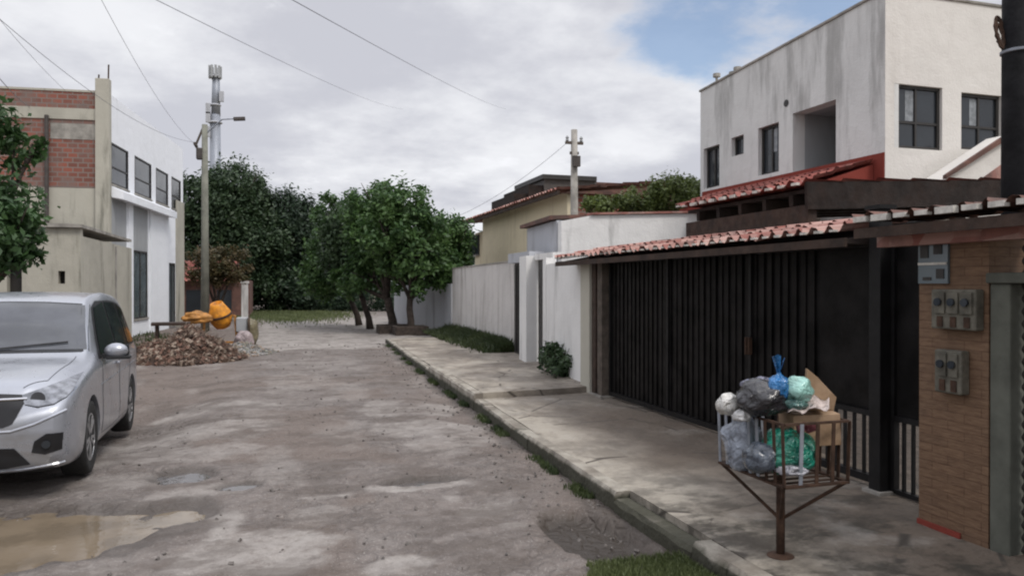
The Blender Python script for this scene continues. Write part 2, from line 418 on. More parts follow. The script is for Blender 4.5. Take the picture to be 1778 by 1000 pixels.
def roadmat():
    t = NT('worn cobbled road')
    sand = t.attr('sand')[2]; mud = t.attr('mud')[2]; wet = t.attr('wet')[2]
    w = t.noise(5, 3, .5)
    wv = t.N.new('ShaderNodeVectorMath'); wv.operation = 'ADD'
    sc = t.N.new('ShaderNodeCombineXYZ'); t.L.new(t.math('MULTIPLY', w, .16), sc.inputs[0]); t.L.new(t.math('MULTIPLY', t.noise(4, 3, .5, t.map(t.pos, (1,1,1), (7,3,1))), .16), sc.inputs[1])
    t.L.new(t.pos, wv.inputs[0]); t.L.new(sc.outputs[0], wv.inputs[1])
    vo = t.N.new('ShaderNodeTexVoronoi'); vo.feature = 'DISTANCE_TO_EDGE'; t.L.new(wv.outputs[0], vo.inputs['Vector']); vo.inputs['Scale'].default_value = 10
    vc = t.N.new('ShaderNodeTexVoronoi'); t.L.new(wv.outputs[0], vc.inputs['Vector']); vc.inputs['Scale'].default_value = 10
    stone = t.ramp(vo.outputs['Distance'], .0, .22)
    cs = t.sep(vc.outputs['Color'])
    worn = t.ramp(t.noise(1.1, 5, .6, t.map(t.pos, (1,1,1), (2,8,0))), .40, .60, .25, 1.0)     # joints filled with dirt in places
    c = t.mix(cs[0], (.094,.077,.069,1), (.172,.145,.131,1))
    c = t.mix(t.math('MULTIPLY', t.ramp(t.noise(1.6, 7, .65), .36, .64), .6), c, (.125,.096,.080,1))
    jt = t.math('MULTIPLY', t.math('SUBTRACT', 1.0, stone), worn)
    c = t.mix(t.math('MULTIPLY', jt, .75), c, (.085,.070,.062,1))
    blot = t.ramp(t.noise(9, 7, .72), .36, .66)
    c = t.mix(t.math('MULTIPLY', blot, .55), c, (.225,.195,.178,1))
    blot2 = t.ramp(t.noise(6, 7, .72, t.map(t.pos, (1,1,1), (5,5,1))), .50, .68)
    c = t.mix(t.math('MULTIPLY', blot2, .55), c, (.068,.056,.051,1))
    fine = t.ramp(t.noise(38, 6, .7), .3, .72)
    c = t.mix(t.math('MULTIPLY', fine, .45), c, (.20,.185,.175,1))
    c = t.mix(mud, c, t.mix(t.noise(7, 6, .6), (.105,.080,.067,1), (.185,.150,.130,1)))
    c = t.mix(t.math('MULTIPLY', sand, t.ramp(t.noise(14, 6, .7), .30, .58, .45, 1.0)), c, t.mix(t.noise(5, 7, .65), (.16,.140,.126,1), (.41,.38,.352,1)))
    sp = t.ramp(t.noise(85, 3, .6), .60, .66)
    c = t.mix(t.math('MULTIPLY', sp, .6), c, (.42,.39,.36,1))
    dk = t.ramp(t.noise(60, 4, .6, t.map(t.pos, (1,1,1), (3,9,2))), .60, .70)
    c = t.mix(t.math('MULTIPLY', dk, .6), c, (.08,.065,.055,1))
    damp = t.ramp(t.noise(1.3, 7, .68, t.map(t.pos, (1, 1.7, 1), (6,2,3))), .46, .60)
    c = t.mix(t.math('MULTIPLY', damp, .55), c, (.085,.068,.058,1))
    c = t.mix(wet, c, t.mix(.88, c, (.036,.028,.021,1)))
    t.set('Base Color', c)
    r = t.N.new('ShaderNodeMix'); t.L.new(wet, r.inputs[0]); r.inputs[2].default_value = .88; r.inputs[3].default_value = .34
    t.set('Roughness', r.outputs[0]); t.set('Specular IOR Level', .35)
    b = t.bump(t.math('MULTIPLY', stone, t.math('MULTIPLY', worn, t.math('SUBTRACT', 1.0, t.math('MULTIPLY', sand, .9)))), .012, .8)
    b = t.bump(t.noise(70, 6, .7), .006, 1, b)
    return t.mat
M['road'] = roadmat()
def dirtmat():
    t = NT('bare earth')
    c = t.mix(t.ramp(t.noise(.4, 8, .65), .35, .65), (.16,.125,.095,1), (.26,.22,.17,1))
    t.set('Base Color', t.mix(t.ramp(t.noise(.15, 5), .5, .6), c, (.09,.11,.05,1))); t.set('Roughness', .95); t.bump(t.noise(12, 7, .6), .03)
    return t.mat
M['dirt'] = dirtmat()
def watermat(name, col, rough=.03):
    t = NT(name)
    t.set('Base Color', t.mix(t.ramp(t.noise(3, 4), .4, .6), col+(1,), tuple(k*.75 for k in col)+(1,)))
    t.set('Roughness', rough); t.set('Specular IOR Level', .75); t.set('IOR', 1.4); t.bump(t.noise(9, 3), .0025)
    return t.mat
M['muddy_water'] = watermat('muddy puddle water', (.20,.158,.112), .035)
M['clear_water'] = watermat('still puddle water', (.10,.09,.085))

# ------------------------------------------------------------------ the ground, road, pavement
def vnoise(x, y, seed=0):
    def h(i, j):
        n = (i.astype(np.int64)*374761393 + j.astype(np.int64)*668265263 + seed*974634777) & 0x7fffffff
        n = ((n ^ (n >> 13))*1274126177) & 0x7fffffff
        return ((n ^ (n >> 16)) & 0xffff)/65535.0
    xi, yi = np.floor(x), np.floor(y); fx, fy = x-xi, y-yi
    fx = fx*fx*(3-2*fx); fy = fy*fy*(3-2*fy)
    return (h(xi,yi)*(1-fx)+h(xi+1,yi)*fx)*(1-fy)+(h(xi,yi+1)*(1-fx)+h(xi+1,yi+1)*fx)*fy
def fbm(x, y, seed=0, o=4):
    r = 0; a = .5
    for k in range(o): r = r + a*vnoise(x*2**k, y*2**k, seed+k*17); a *= .5
    return r/(1-.5**o)
def sstep(a, b, x):
    t = np.clip((x-a)/(b-a), 0, 1); return t*t*(3-2*t)
KERB = [(-3, 2.28), (4.1, 2.36), (6.2, 2.36), (9.9, 2.50), (13.2, 2.58), (17.5, 2.74), (21.6, 2.92)]
def kerb_x(y): return float(np.interp(y, [k[0] for k in KERB], [k[1] for k in KERB]))
PUDDLES = [ # x, y, rx, ry, depth, kind
    (-1.78, 5.72, 1.12, .64, .065, 0), (-.80, 7.05, .24, .26, .05, 1), (-.66, 5.95, .22, .30, .045, 1),
    (1.16, 6.22, .30, .12, .045, 1), (-.30, 6.5, .16, .12, .04, 1)]
SANDS = [(-.10, 4.9, .40, .40, 1.2), (.72, 4.42, .22, .12, 1.2), (1.08, 6.05, .36, .10, 1.2), (1.30, 5.6, .10, .14, 1.1), (.33, 6.0, .20, .06, .9), (-.36, 5.6, .12, .3, 1.0), (1.55, 4.9, .12, .07, .9), (.25, 5.55, .22, .18, .6), (-.85, 9.2, .9, .55, .8), (-.9, 11.1, .95, .55, .85), (-.9, 8.0, .8, .35, .6),
         (1.35, 10.2, .28, .7, .6), (1.72, 8.6, .55, .5, .8), (1.75, 7.6, .5, .35, .7), (1.9, 9.9, .4, .5, .7), (-.75, 6.45, .4, .2, .6), (-1.7, 7.0, 1.0, .28, .55), (.2, 13.0, .5, 1.2, .45),
         (-.2, 9.6, .3, .8, .35), (-2.0, 5.0, .9, .3, .8), (1.5, 5.3, .25, .2, .5), (.7, 8.0, .2, .35, .3), (.4, 16.5, .9, .9, .4), (1.0, 12.0, .3, .9, .4)]
def road_fields(x, y):
    z = (fbm(x*.55, y*.45, 3)-.5)*.07 + (fbm(x*3.2, y*3.2, 11)-.5)*.040 + (fbm(x*12, y*12, 21, 3)-.5)*.030
    z = z*sstep(60, 25, y)
    z = z - .16*sstep(-.6, -1.7, x)*sstep(7.4, 10.0, y)*sstep(15, 11, y)
    z = z - .03*sstep(1.6, 2.4, x)*sstep(20, 12, y)*sstep(3.0, 2.5, x)
    wet = np.zeros_like(x)
    for px, py, rx, ry, d, k in PUDDLES:
        e = ((x-px)/rx)**2+((y-py)/ry)**2 + (fbm(x*3, y*3, 5)-.5)*1.2
        s = sstep(1.7, .3, e); z = z - d*s; wet = np.maximum(wet, sstep(2.0, 1.0, e)*.6)
    # broken wet gutter by the kerb
    e = ((x-2.02)/.30)**2+((y-4.55)/.62)**2+(fbm(x*4, y*4, 9)-.5)*.9
    hole = sstep(1.25, .75, e); z = z-.10*hole; wet = np.maximum(wet, hole)
    g = (fbm(x*2.5, y*1.2, 15)-.5)*.5
    wet = np.maximum(wet, sstep(2.14, 2.32, x-(y-4)*.028+g)*sstep(22, 18, y)*.62)
    sand = np.zeros_like(x)
    for px, py, rx, ry, a in SANDS:
        e = ((x-px)/rx)**2+((y-py)/ry)**2 + (fbm(x*2.9, y*2.9, 33, 7)-.5)*3.6
        sand = np.maximum(sand, a*.95*sstep(1.5, .5, e)*(.55+.9*fbm(x*7, y*7, 77)))
    sand = np.maximum(sand, .4*sstep(.60, .72, fbm(x*1.5, y*.9, 41)))
    far = sstep(19.6, 20.6, y+(fbm(x, y, 8)-.5)*1.5)*sstep(-1.2, -.4, x+(fbm(x*.8, y*.8, 18)-.5)*1.2)
    sand = np.maximum(sand, far*1.25*sstep(46, 32, y))
    mud = .9*sstep(-.2, -1.6, x+(fbm(x, y, 28)-.5)*1.6)*sstep(9.5, 13.0, y)
    mud = np.maximum(mud, .7*sstep(1.5, 2.3, x+(fbm(x*1.5, y*1.5, 38)-.5)*.9)*sstep(20, 15, y))
    mud = np.maximum(mud, .8*sstep(.58, .68, fbm(x*.8, y*.6, 51)))
    mud = np.maximum(mud, .9*sstep(-4.0, -5.0, x))
    return z, sand*(1-wet*.8), mud, wet
_gx, _gy = np.arange(-16, 9.01, .05), np.arange(-3, 60.01, .1)
_gz = road_fields(*np.meshgrid(_gx, _gy))[0]
def zroad(x, y):
    i = int(min(max((x+16)/.05, 0), len(_gx)-1)); j = int(min(max((y+3)/.1, 0), len(_gy)-1))
    return float(_gz[j, i])

def make_road():
    xs = np.concatenate([np.arange(-16, -6, .5), np.arange(-6, -3.2, .12), np.arange(-3.2, 2.85, .03), np.arange(2.9, 9.1, .3)])
    ys = [-3.0]
    while ys[-1] < 80:
        y = ys[-1]; ys.append(y+(.25 if y < 2.6 else .026 if y < 7.5 else .026+(y-7.5)*.012))
    ys = np.array(ys); X, Y = np.meshgrid(xs, ys)
    z, sand, mud, wet = road_fields(X, Y)
    z = np.where((X > 2.96) & (Y < 21.5), -.06, z)
    nv = X.size; nc, nr = len(xs), len(ys)
    co = np.stack([X, Y, z], -1).reshape(-1, 3)
    i = np.arange(nr-1)[:, None]*nc+np.arange(nc-1)[None]
    q = np.stack([i, i+1, i+nc+1, i+nc], -1).reshape(-1, 4)
    me = bpy.data.meshes.new('road'); me.vertices.add(nv); me.vertices.foreach_set('co', co.ravel())
    me.loops.add(q.size); me.loops.foreach_set('vertex_index', q.ravel().astype(np.int32))
    me.polygons.add(len(q)); me.polygons.foreach_set('loop_start', np.arange(0, q.size, 4).astype(np.int32))
    me.polygons.foreach_set('use_smooth', [True]*len(q))
    me.update(calc_edges=True)
    for nm, a in (('sand', sand), ('mud', mud), ('wet', wet)):
        at_ = me.attributes.new(nm, 'FLOAT', 'POINT'); at_.data.foreach_set('value', a.ravel().astype(np.float32))
    me.materials.append(M['road'])
    o = bpy.data.objects.new('road', me); COL.objects.link(o); tag(o, kind='structure')
make_road()
g = MB(); g.add([(-1500,-1500,-.30),(1500,-1500,-.30),(1500,1500,-.30),(-1500,1500,-.30)], [(0,1,2,3)])
tag(g.build('ground', M['dirt']), kind='structure')
# attribute nodes output Fac on index 2
for i, (px, py, rx, ry, d, k) in enumerate(PUDDLES):
    P = MB(); n = 40
    rim = min(zroad(px+rx*1.3*math.cos(a), py+ry*1.3*math.sin(a)) for a in [k*.4 for k in range(16)])
    low = min(zroad(px+rx*.5*math.cos(a), py+ry*.5*math.sin(a)) for a in [k*.8 for k in range(8)])
    lvl = min(low+d*.5, rim-.003) if k == 0 else min(low+d*.45, rim+.004)
    P.add([(px+rx*1.3*math.cos(2*math.pi*j/n), py+ry*1.3*math.sin(2*math.pi*j/n), lvl) for j in range(n)], [tuple(range(n))])
    tag(P.build('puddle_water', M['muddy_water'] if k == 0 else M['clear_water']), kind='structure')

rs = random.Random(12); m = MB()
for k in range(900):
    y = 3.4+18*rs.random()**1.8; x = rs.uniform(-3.0, kerb_x(y)-.03) if rs.random() < .6 else kerb_x(y)-abs(rs.gauss(0, .25))-.03
    sz = rs.uniform(.003, .011)*(1+.05*y)
    q = Vector((rs.gauss(0,1), rs.gauss(0,1), rs.gauss(0,1))).normalized(); q2 = q.orthogonal().normalized()
    m.obox((x, y, zroad(x, y)+sz*.3), q, q2, q.cross(q2), sz*rs.uniform(.7,1.4), sz*rs.uniform(.6,1), sz*.6)
tag(m.build('loose_stones', simple('loose grey stones', (.17,.152,.14), .9, var=.5, scale=30)), 'small loose stones scattered over the road', 'stones', kind='stuff')
# pavement: three runs of poured concrete with small level changes, plus kerb stones
def wall_x(y): return float(np.interp(y, [-3, 9.3, 9.8, 12.8, 16, 24], [4.3, 4.3, 4.2, 4.6, 5.05, 5.45]))
def pave_run(y0, y1, z0, z1, step=.12, xin=None):
    P = []; n = max(2, int((y1-y0)/step))
    for i in range(n+1):
        y = y0+(y1-y0)*i/n; a = kerb_x(y)+.13; b = (xin or wall_x(y))+.35; zt = z0+(z1-z0)*i/n
        row = []
        for j in range(15):
            x = a+(b-a)*j/14
            row.append((x, y, zt+.02*(j/14)+(mnoise.noise((x*1.3, y*1.3, 3))*.012)))
        row.append((b, y, -.3)); row.insert(0, (a, y, -.3)); P.append(row)
    m = MB(); m.grid(P); nc = len(P[0])
    m.add([tuple(p) for p in P[0]], [tuple(range(nc))]); m.add([tuple(p) for p in P[-1]], [tuple(range(nc-1,-1,-1))])
    return tag(m.build('pavement', M['pave']), kind='structure')
pave_run(-3, 9.75, .12, .125); pave_run(9.752, 13.4, .205, .19); pave_run(13.402, 21.6, .13, .12)
random.seed(4)
def kerb_run(ya, yb, zt):
    y = ya
    while y < yb-.05:
        y2 = min(yb, y+random.uniform(1.3, 2.2)); m = MB()
        x0, x1 = kerb_x(y), kerb_x(y2); dz = random.uniform(-.008, .004); dx = random.uniform(-.006, .006)
        n = 7; P = []
        for i in range(n+1):
            t = i/n; yy = y+.003+(y2-y-.006)*t; xx = x0+(x1-x0)*t+dx
            j = lambda s: mnoise.noise((xx*5+s, yy*5, s))*.013
            P.append([(xx-.01+j(1), yy, -.28), (xx+j(2), yy, zt+dz-.03+j(3)), (xx+.02+j(4), yy, zt+dz+j(5)), (xx+.128, yy, zt+dz+j(6)*.6), (xx+.128, yy, -.28)])
        m.grid(P); m.add(P[0], [(0,1,2,3,4)]); m.add(P[-1], [(4,3,2,1,0)])
        tag(m.build('kerb', M['kerb']), kind='structure'); y = y2
kerb_run(-3, 3.95, .125); kerb_run(5.05, 9.75, .125); kerb_run(9.75, 13.4, .20); kerb_run(13.4, 21.6, .12)
kerb_run(3.95, 5.05, .075)
# raised concrete apron patch, end of the pavement
m = MB(); m.box(2.4, 20.6, -.25, 5.8, 21.55, .115)

# ------------------------------------------------------------------ foliage helpers
def leaves(name, blobs, n, size, mat, parent, seed=0, droop=.0, shell=.55, aspect=.5, clumps=0):
    rng = np.random.default_rng(seed)
    vol = np.array([b[1][0]*b[1][1]*b[1][2] for b in blobs])**.75; vol = vol/vol.sum()
    idx = rng.choice(len(blobs), n, p=vol)
    C = np.array([b[0] for b in blobs])[idx]; Rr = np.array([b[1] for b in blobs])[idx]
    if clumps:
        nc = clumps; cidx = rng.choice(len(blobs), nc, p=vol)
        d = rng.normal(size=(nc, 3)); d /= np.linalg.norm(d, axis=1)[:, None]
        rad = (shell+(1.05-shell)*rng.random(nc)**.7)
        cc = np.array([b[0] for b in blobs])[cidx]+d*np.array([b[1] for b in blobs])[cidx]*rad[:, None]
        k = rng.integers(0, nc, n); e = rng.normal(size=(n, 3))*np.array([b[1] for b in blobs])[cidx[k]].mean(1)[:, None]*.16
        P = cc[k]+e
        out = d[k]
    else:
        d = rng.normal(size=(n, 3)); d /= np.linalg.norm(d, axis=1)[:, None]
        rad = shell+(1.08-shell)*rng.random(n)**.8
        P = C+d*Rr*rad[:, None]; out = d
    nrm = out*.6+rng.normal(size=(n, 3))*.6+np.array([0, 0, .45]); nrm /= np.linalg.norm(nrm, axis=1)[:, None]
    t = rng.normal(size=(n, 3)); t[:, 2] -= droop; t -= nrm*(t*nrm).sum(1)[:, None]; t /= np.linalg.norm(t, axis=1)[:, None]
    b = np.cross(nrm, t); s = size*(.6+.8*rng.random(n))[:, None]
    V = np.stack([P-t*s*.5, P+b*s*aspect*.5+nrm*s*.08, P+t*s*.5, P-b*s*aspect*.5+nrm*s*.08], 1).reshape(-1, 3)
    off = Vector((0,0,0)); p = parent
    while p is not None: off += Vector(p.location); p = p.parent
    V = V-np.array(off)
    me = bpy.data.meshes.new(name); me.vertices.add(4*n); me.vertices.foreach_set('co', V.ravel())
    me.loops.add(4*n); me.loops.foreach_set('vertex_index', np.arange(4*n, dtype=np.int32))
    me.polygons.add(n); me.polygons.foreach_set('loop_start', np.arange(0, 4*n, 4, dtype=np.int32))
    me.update(calc_edges=True); me.materials.append(mat)
    o = bpy.data.objects.new(name, me); COL.objects.link(o)
    if parent is not None: o.parent = parent
    return o
def tree(x, y, h, blobs, n, size, mat, label, trunk_r=.12, fork=1.5, cat='tree', name='street_tree', group=None, seed=1, lean=(0,0), clumps=0, shell=.5, z0=None):
    z0 = zroad(x, y) if z0 is None else z0
    t = thing(name, (x, y, z0), label, cat, group)
    rnd = random.Random(seed); m = MB()
    fx, fy = x+lean[0], y+lean[1]
    pts = [(x, y, z0-.1), (x+lean[0]*.3+.03, y, z0+fork*.35), (x+lean[0]*.6-.02, y+lean[1]*.6, z0+fork*.7), (fx, fy, z0+fork)]
    m.tube(pts, [trunk_r*1.35, trunk_r, trunk_r*.9, trunk_r*.85], 10)
    for c, r in blobs:
        q = Vector(c)+Vector((rnd.uniform(-.2,.2), rnd.uniform(-.2,.2), r[2]*.3)); s = Vector((fx, fy, z0+fork-.05))
        mid = s.lerp(q, .5)+Vector((rnd.uniform(-.15,.15), rnd.uniform(-.15,.15), -.1))
        m.tube([s, mid, q], [trunk_r*.6, trunk_r*.4, trunk_r*.12], 7)
        for k in range(3):
            e = q+Vector((rnd.uniform(-1,1)*r[0], rnd.uniform(-1,1)*r[1], rnd.uniform(-.3,.8)*r[2]))*.7
            m.tube([mid.lerp(q, .3*k), e], [trunk_r*.25, trunk_r*.06], 5)
    m.build('trunk', M['bark'], t, smooth=True)
    leaves('crown', blobs, n, size, mat, t, seed, clumps=clumps, shell=shell)
    return t
def px_blob(px, py, D, r): 
    X, Y = at(px, D); return ((X, Y, zz(py, D)), r)

# ------------------------------------------------------------------ tile roof
def tile_sheet(m, e0, e1, up, pitch=.17, course=.34, amp=.035, uneven=.01, seed=0):
    """corrugated tile surface from eave e0-e1 climbing along up; courses step"""
    e0, e1, up = Vector(e0), Vector(e1), Vector(up); al = (e1-e0); L = al.length; al.normalize()
    U = up.length; un = up.normalized(); nr = al.cross(un).normalized()
    if nr.z < 0: nr = -nr
    cols = max(2, round(L/pitch)); per = 8; rows = max(1, round(U/course))
    rnd = random.Random(seed)
    for r in range(rows):
        P = []
        a, b = r/rows*U, min(U, (r+1)/rows*U+.03)
        jit = [rnd.uniform(-uneven, uneven) for _ in range(cols+1)]; jl = [rnd.uniform(-.02, .02) for _ in range(cols+1)]
        for tt, lift in ((0, .028), (.5, .014), (1, 0)):
            row = []
            for i in range(cols*per+1):
                s = i/per; c = int(min(cols, s)); ph = 2*math.pi*s
                w = math.cos(ph); hgt = amp*(w if w > 0 else w*.6)+lift+jit[c]*.5
                q = e0+al*(L*i/(cols*per))+un*(a+(b-a)*tt+(jl[c] if tt == 0 else 0))+nr*hgt
                row.append(q)
            P.append(row)
        m.grid(P)
    return m
def mortar_ends(m, e0, e1, pitch=.17, r=.045):
    e0, e1 = Vector(e0), Vector(e1); n = round((e1-e0).length/pitch)
    d = (e1-e0).normalized()
    for i in range(n):
        c = e0+(e1-e0)*((i+.5)/n); ss = r*random.uniform(.75, 1.15)
        m.obox(c, d, (d.y, -d.x, 0), (0,0,1), ss*.95, .02, ss*.30)

# ------------------------------------------------------------------ windows
def window(parent, axis, fixed, a0, a1, z0, z1, outs, glass='glass', mullions=1, transom=False, curtain=False, depth=.07, name='window', recess=.08):
    """a framed window on a wall plane. axis 'x': plane X=fixed spanning Y a0..a1 ; axis 'y': plane Y=fixed spanning X"""
    f = MB()
    def bx(m, p0, p1, u0, u1, w0, w1):
        lo, hi = sorted((fixed+outs*p0, fixed+outs*p1))
        if axis == 'x': m.box(lo, u0, w0, hi, u1, w1)
        else: m.box(u0, lo, w0, u1, hi, w1)
    t = .05
    bx(f, .004, .05, a0, a0+t, z0, z1); bx(f, .004, .05, a1-t, a1, z0, z1)
    bx(f, .004, .05, a0+t, a1-t, z0, z0+t); bx(f, .004, .05, a0+t, a1-t, z1-t, z1)
    for k in range(mullions):
        c = a0+(a1-a0)*(k+1)/(mullions+1); bx(f, .006, .045, c-.02, c+.02, z0+t, z1-t)
    if transom:
        c = z0+(z1-z0)*.42; bx(f, .008, .043, a0+t, a1-t, c-.02, c+.02)
    fo = f.build(name, M['frame'], parent)
    p = MB(); bx(p, .001, .018, a0+t, a1-t, z0+t, z1-t)
    p.build('pane', M[glass], fo)
    if curtain:
        c = MB(); w = a1-a0; bx(c, .019, .022, a0+w*.30, a0+w*.47, z0+(z1-z0)*.45, z1-t-.03)
        c.build('curtain', M['curtain'], fo)
    s = MB(); bx(s, .0, .09, a0-.04, a1+.04, z0-.05, z0-.003); s.build('sill', M['concrete'], fo)
    return fo

# recessed opening helper: wall on plane X=xw built from rectangles around holes
def wall_with_holes(m, axis, fixed, th, a0, a1, z0, z1, holes):
    """solid wall slab split round rectangular holes (u0,u1,w0,w1), no overlaps"""
    us = sorted({a0, a1, *[h[0] for h in holes], *[h[1] for h in holes]})
    ws = sorted({z0, z1, *[h[2] for h in holes], *[h[3] for h in holes]})
    lo, hi = sorted((fixed, fixed+th))
    for i in range(len(us)-1):
        run = None
        for j in range(len(ws)-1):
            cu, cw = (us[i]+us[i+1])/2, (ws[j]+ws[j+1])/2
            inh = any(h[0] < cu < h[1] and h[2] < cw < h[3] for h in holes)
            if not inh:
                run = [ws[j], ws[j+1]] if run is None else [run[0], ws[j+1]]
            if (inh or j == len(ws)-2) and run is not None:
                if axis == 'x': m.box(lo, us[i], run[0], hi, us[i+1], run[1])
                else: m.box(us[i], lo, run[0], us[i+1], hi, run[1])
                run = None
    return m

SA, CA = math.sin(YAW), math.cos(YAW)
def onX(px, X):                       # picture column on the plane X -> (Y, depth)
    u = (px-889)/FPX; D = X/(SA+u*CA); return D*(CA-u*SA), D
def onY(px, Y):
    u = (px-889)/FPX; D = Y/(CA-u*SA); return D*(SA+u*CA), D

# ================================================================== RIGHT SIDE
# ---- white two-storey house
HX, HY0, HY1, HZ = 9.5, 9.93, 15.57, 6.46
house = thing('two_storey_house', (HX, HY0, 0), 'white two-storey house with black stains running down its side wall, behind the carport', 'house')
holes_s = []
for a, b, t, bo in ((1221.5,1249,255,326), (1270,1291,237,270), (1316,1352,218,302), (1376,1451,186,298)):
    y1, d1 = onX(a, HX); y0, d0 = onX(b, HX)
    holes_s.append((y0, y1, zz(bo, (d0+d1)/2), zz(t, (d0+d1)/2)))
w = MB(); wall_with_holes(w, 'x', HX, .28, HY0, HY1, 0, HZ, holes_s)
def lower_far(w): w.v = [(x, y, z-.26*(y-HY0)/(HY1-HY0)) if z > HZ-.01 else (x, y, z) for x, y, z in w.v]
lower_far(w); w.build('side_wall', M['house_side'], house)
holes_f = []
for a, b, t, bo in ((1552,1635,152,261), (1668,1738,156,256)):
    x0, d0 = onY(a, HY0); x1, d1 = onY(b, HY0)
    holes_f.append((x0, x1, zz(bo, 12.6), zz(t, 12.6)))
w = MB(); wall_with_holes(w, 'y', HY0-.004, .28, HX+.001, HX+6, 0, HZ+.0, holes_f)
w.build('front_wall', M['house_front'], house)
w = MB(); w.box(HX+.29, HY1-.25, 0, HX+6, HY1, HZ); w.box(HX+5.75, HY0+.3, 0, HX+6, HY1-.26, HZ); lower_far(w); w.build('rear_wall', M['house_side'], house)
w = MB(); w.box(HX+.29, HY0+.28, HZ-.45, HX+5.74, HY1-.26, HZ-.3); w.build('roof', M['concrete'], house)
w = MB(); w.box(HX-.03, HY0-.03, HZ, HX+.25, HY1+.03, HZ+.05); w.box(HX+.252, HY0-.03, HZ, HX+6, HY0+.25, HZ+.05)
lower_far(w); w.build('coping', M['concrete'], house, bevel=.01)
hb_ = holes_s[3]
m = MB(); X1 = HX+1.3
m.box(X1, hb_[0]-.2, hb_[2]-.1, X1+.05, hb_[1]+.2, hb_[3]+.1); m.box(HX+.281, hb_[0]-.06, hb_[2], X1-.001, hb_[0]-.002, hb_[3]); m.box(HX+.281, hb_[1]+.002, hb_[2], X1-.001, hb_[1]+.06, hb_[3]); m.box(HX+.281, hb_[0], hb_[3]+.002, X1-.001, hb_[1], hb_[3]+.05)
m.build('balcony_recess', M['grey_panel'], house)
m = MB(); m.box(X1-.02, hb_[0]+.15, hb_[2]-.05, X1-.002, hb_[0]+.75, hb_[3]-.1); m.build('balcony_door', M['frame'], house)
for i, h in enumerate(holes_s[:3]):
    window(house, 'x', HX+.14, h[0], h[1], h[2], h[3], -1, 'glass', mullions=0 if i == 1 else 1, curtain=(i == 2))
for i, h in enumerate(holes_f):
    window(house, 'y', HY0+.10, h[0], h[1], h[2], h[3], -1, 'glass', mullions=1, transom=True, curtain=True)
# dark rooms behind the panes
y, d = onX(1365, HX); w = MB(); w.lathe((HX-.012, y, zz(180, d)), [(.07, 0), (.07, .02), (.05, .022)], 16, 'x'); w.build('vent', M['frame'], house)
w = MB()
for px, h in ((1244, .36), (1272, .22), (1280, .28)):
    y, d = onX(px, HX+.5); w = MB(); w.tube([(HX+.5, y, HZ-.45), (HX+.5, y, HZ+h-.2), (HX+.5, y, HZ+h-.2), (HX+.5, y, HZ+h-.12)], [.03, .03, .09, .09], 8)
    w.build('roof_vent_pipe', M['concrete'], house)
# red band and lean-to roof on the side wall
y0, _ = onX(1533, HX); 
band = MB(); band.box(HX-.02, HY0+.002, 3.30, HX-.003, HY1-.1, 3.83); band.build('painted_band', M['red_paint'], house)
lt = thing('lean_to_roof', (9.0, 12, 3.3), 'narrow red tiled lean-to roof against the stained side wall of the white house', 'roof')
ye = 14.6
m = MB(); tile_sheet(m, (8.3, HY0+.2, 3.36), (8.3, ye, 3.36), (1.17, 0, .36), .2, .4, .04, seed=2)
m.mi = 1; mortar_ends(m, (8.29, HY0+.25, 3.36), (8.29, ye, 3.36), .2, .06); m.build('tiles', [M['tile'], M['mortar']], lt)
m = MB(); m.prism([(8.34, HY0+.22, 3.30), (9.47, HY0+.22, 3.66), (9.47, HY0+.22, 3.15), (8.34, HY0+.22, 3.15)], (0, ye-HY0-.3, 0)); m.build('gable_end', M['red_paint'], lt)
m = MB()
for k in range(3): m.box(8.5, HY0+.5+k*1.7, 0, 8.65, HY0+.65+k*1.7, 3.15)
m.build('post', M['grey_wood'], lt)

# ---- carport behind the gate: dark timber underside, tiled on top
CX0, CX1, CY0, CY1 = 4.85, 9.2, 6.0, 8.25
cp = thing('carport', (CX0, CY0, .12), 'dark timber carport roof with rafters, between the black gate and the white house', 'carport')
def cz(x): return 2.50+(x-CX0)*.05
m = MB(); tile_sheet(m, (CX0-.1, CY0-.05, cz(CX0)+.10), (CX0-.1, CY1, cz(CX0)+.10), (CX1-CX0, 0, .20), .2, .42, .035, seed=8)
m.mi = 1; mortar_ends(m, (CX0-.1, CY0-.02, cz(CX0)+.12), (CX0-.1, CY1, cz(CX0)+.12), .2, .05); m.build('tiles', [M['tile'], M['mortar']], cp)
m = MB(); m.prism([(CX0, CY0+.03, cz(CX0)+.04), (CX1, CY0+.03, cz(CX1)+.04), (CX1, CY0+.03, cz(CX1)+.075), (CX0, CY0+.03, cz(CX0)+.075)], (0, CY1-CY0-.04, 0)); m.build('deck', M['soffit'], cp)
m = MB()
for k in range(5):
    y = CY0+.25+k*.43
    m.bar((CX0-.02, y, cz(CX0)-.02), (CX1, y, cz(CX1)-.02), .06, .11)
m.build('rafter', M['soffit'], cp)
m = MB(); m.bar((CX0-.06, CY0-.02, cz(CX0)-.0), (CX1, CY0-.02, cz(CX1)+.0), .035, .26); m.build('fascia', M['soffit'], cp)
m = MB(); m.box(CX0-.02, CY0, cz(CX0)-.27, CX0+.08, CY1, cz(CX0)-.08); m.build('beam', M['brown_wood'], cp)
m = MB(); m.box(7.4, CY0+.1, 2.42, 7.5, CY1, 2.545); m.build('beam', M['brown_wood'], cp)
for x, y in ((5.0, 6.2), (5.0, 8.1), (9.0, 6.2), (9.0, 8.1)):
    m = MB(); m.box(x-.07, y-.07, .12, x+.07, y+.07, 2.29 if x < 6 else 2.6); m.build('post', M['brown_wood'], cp)
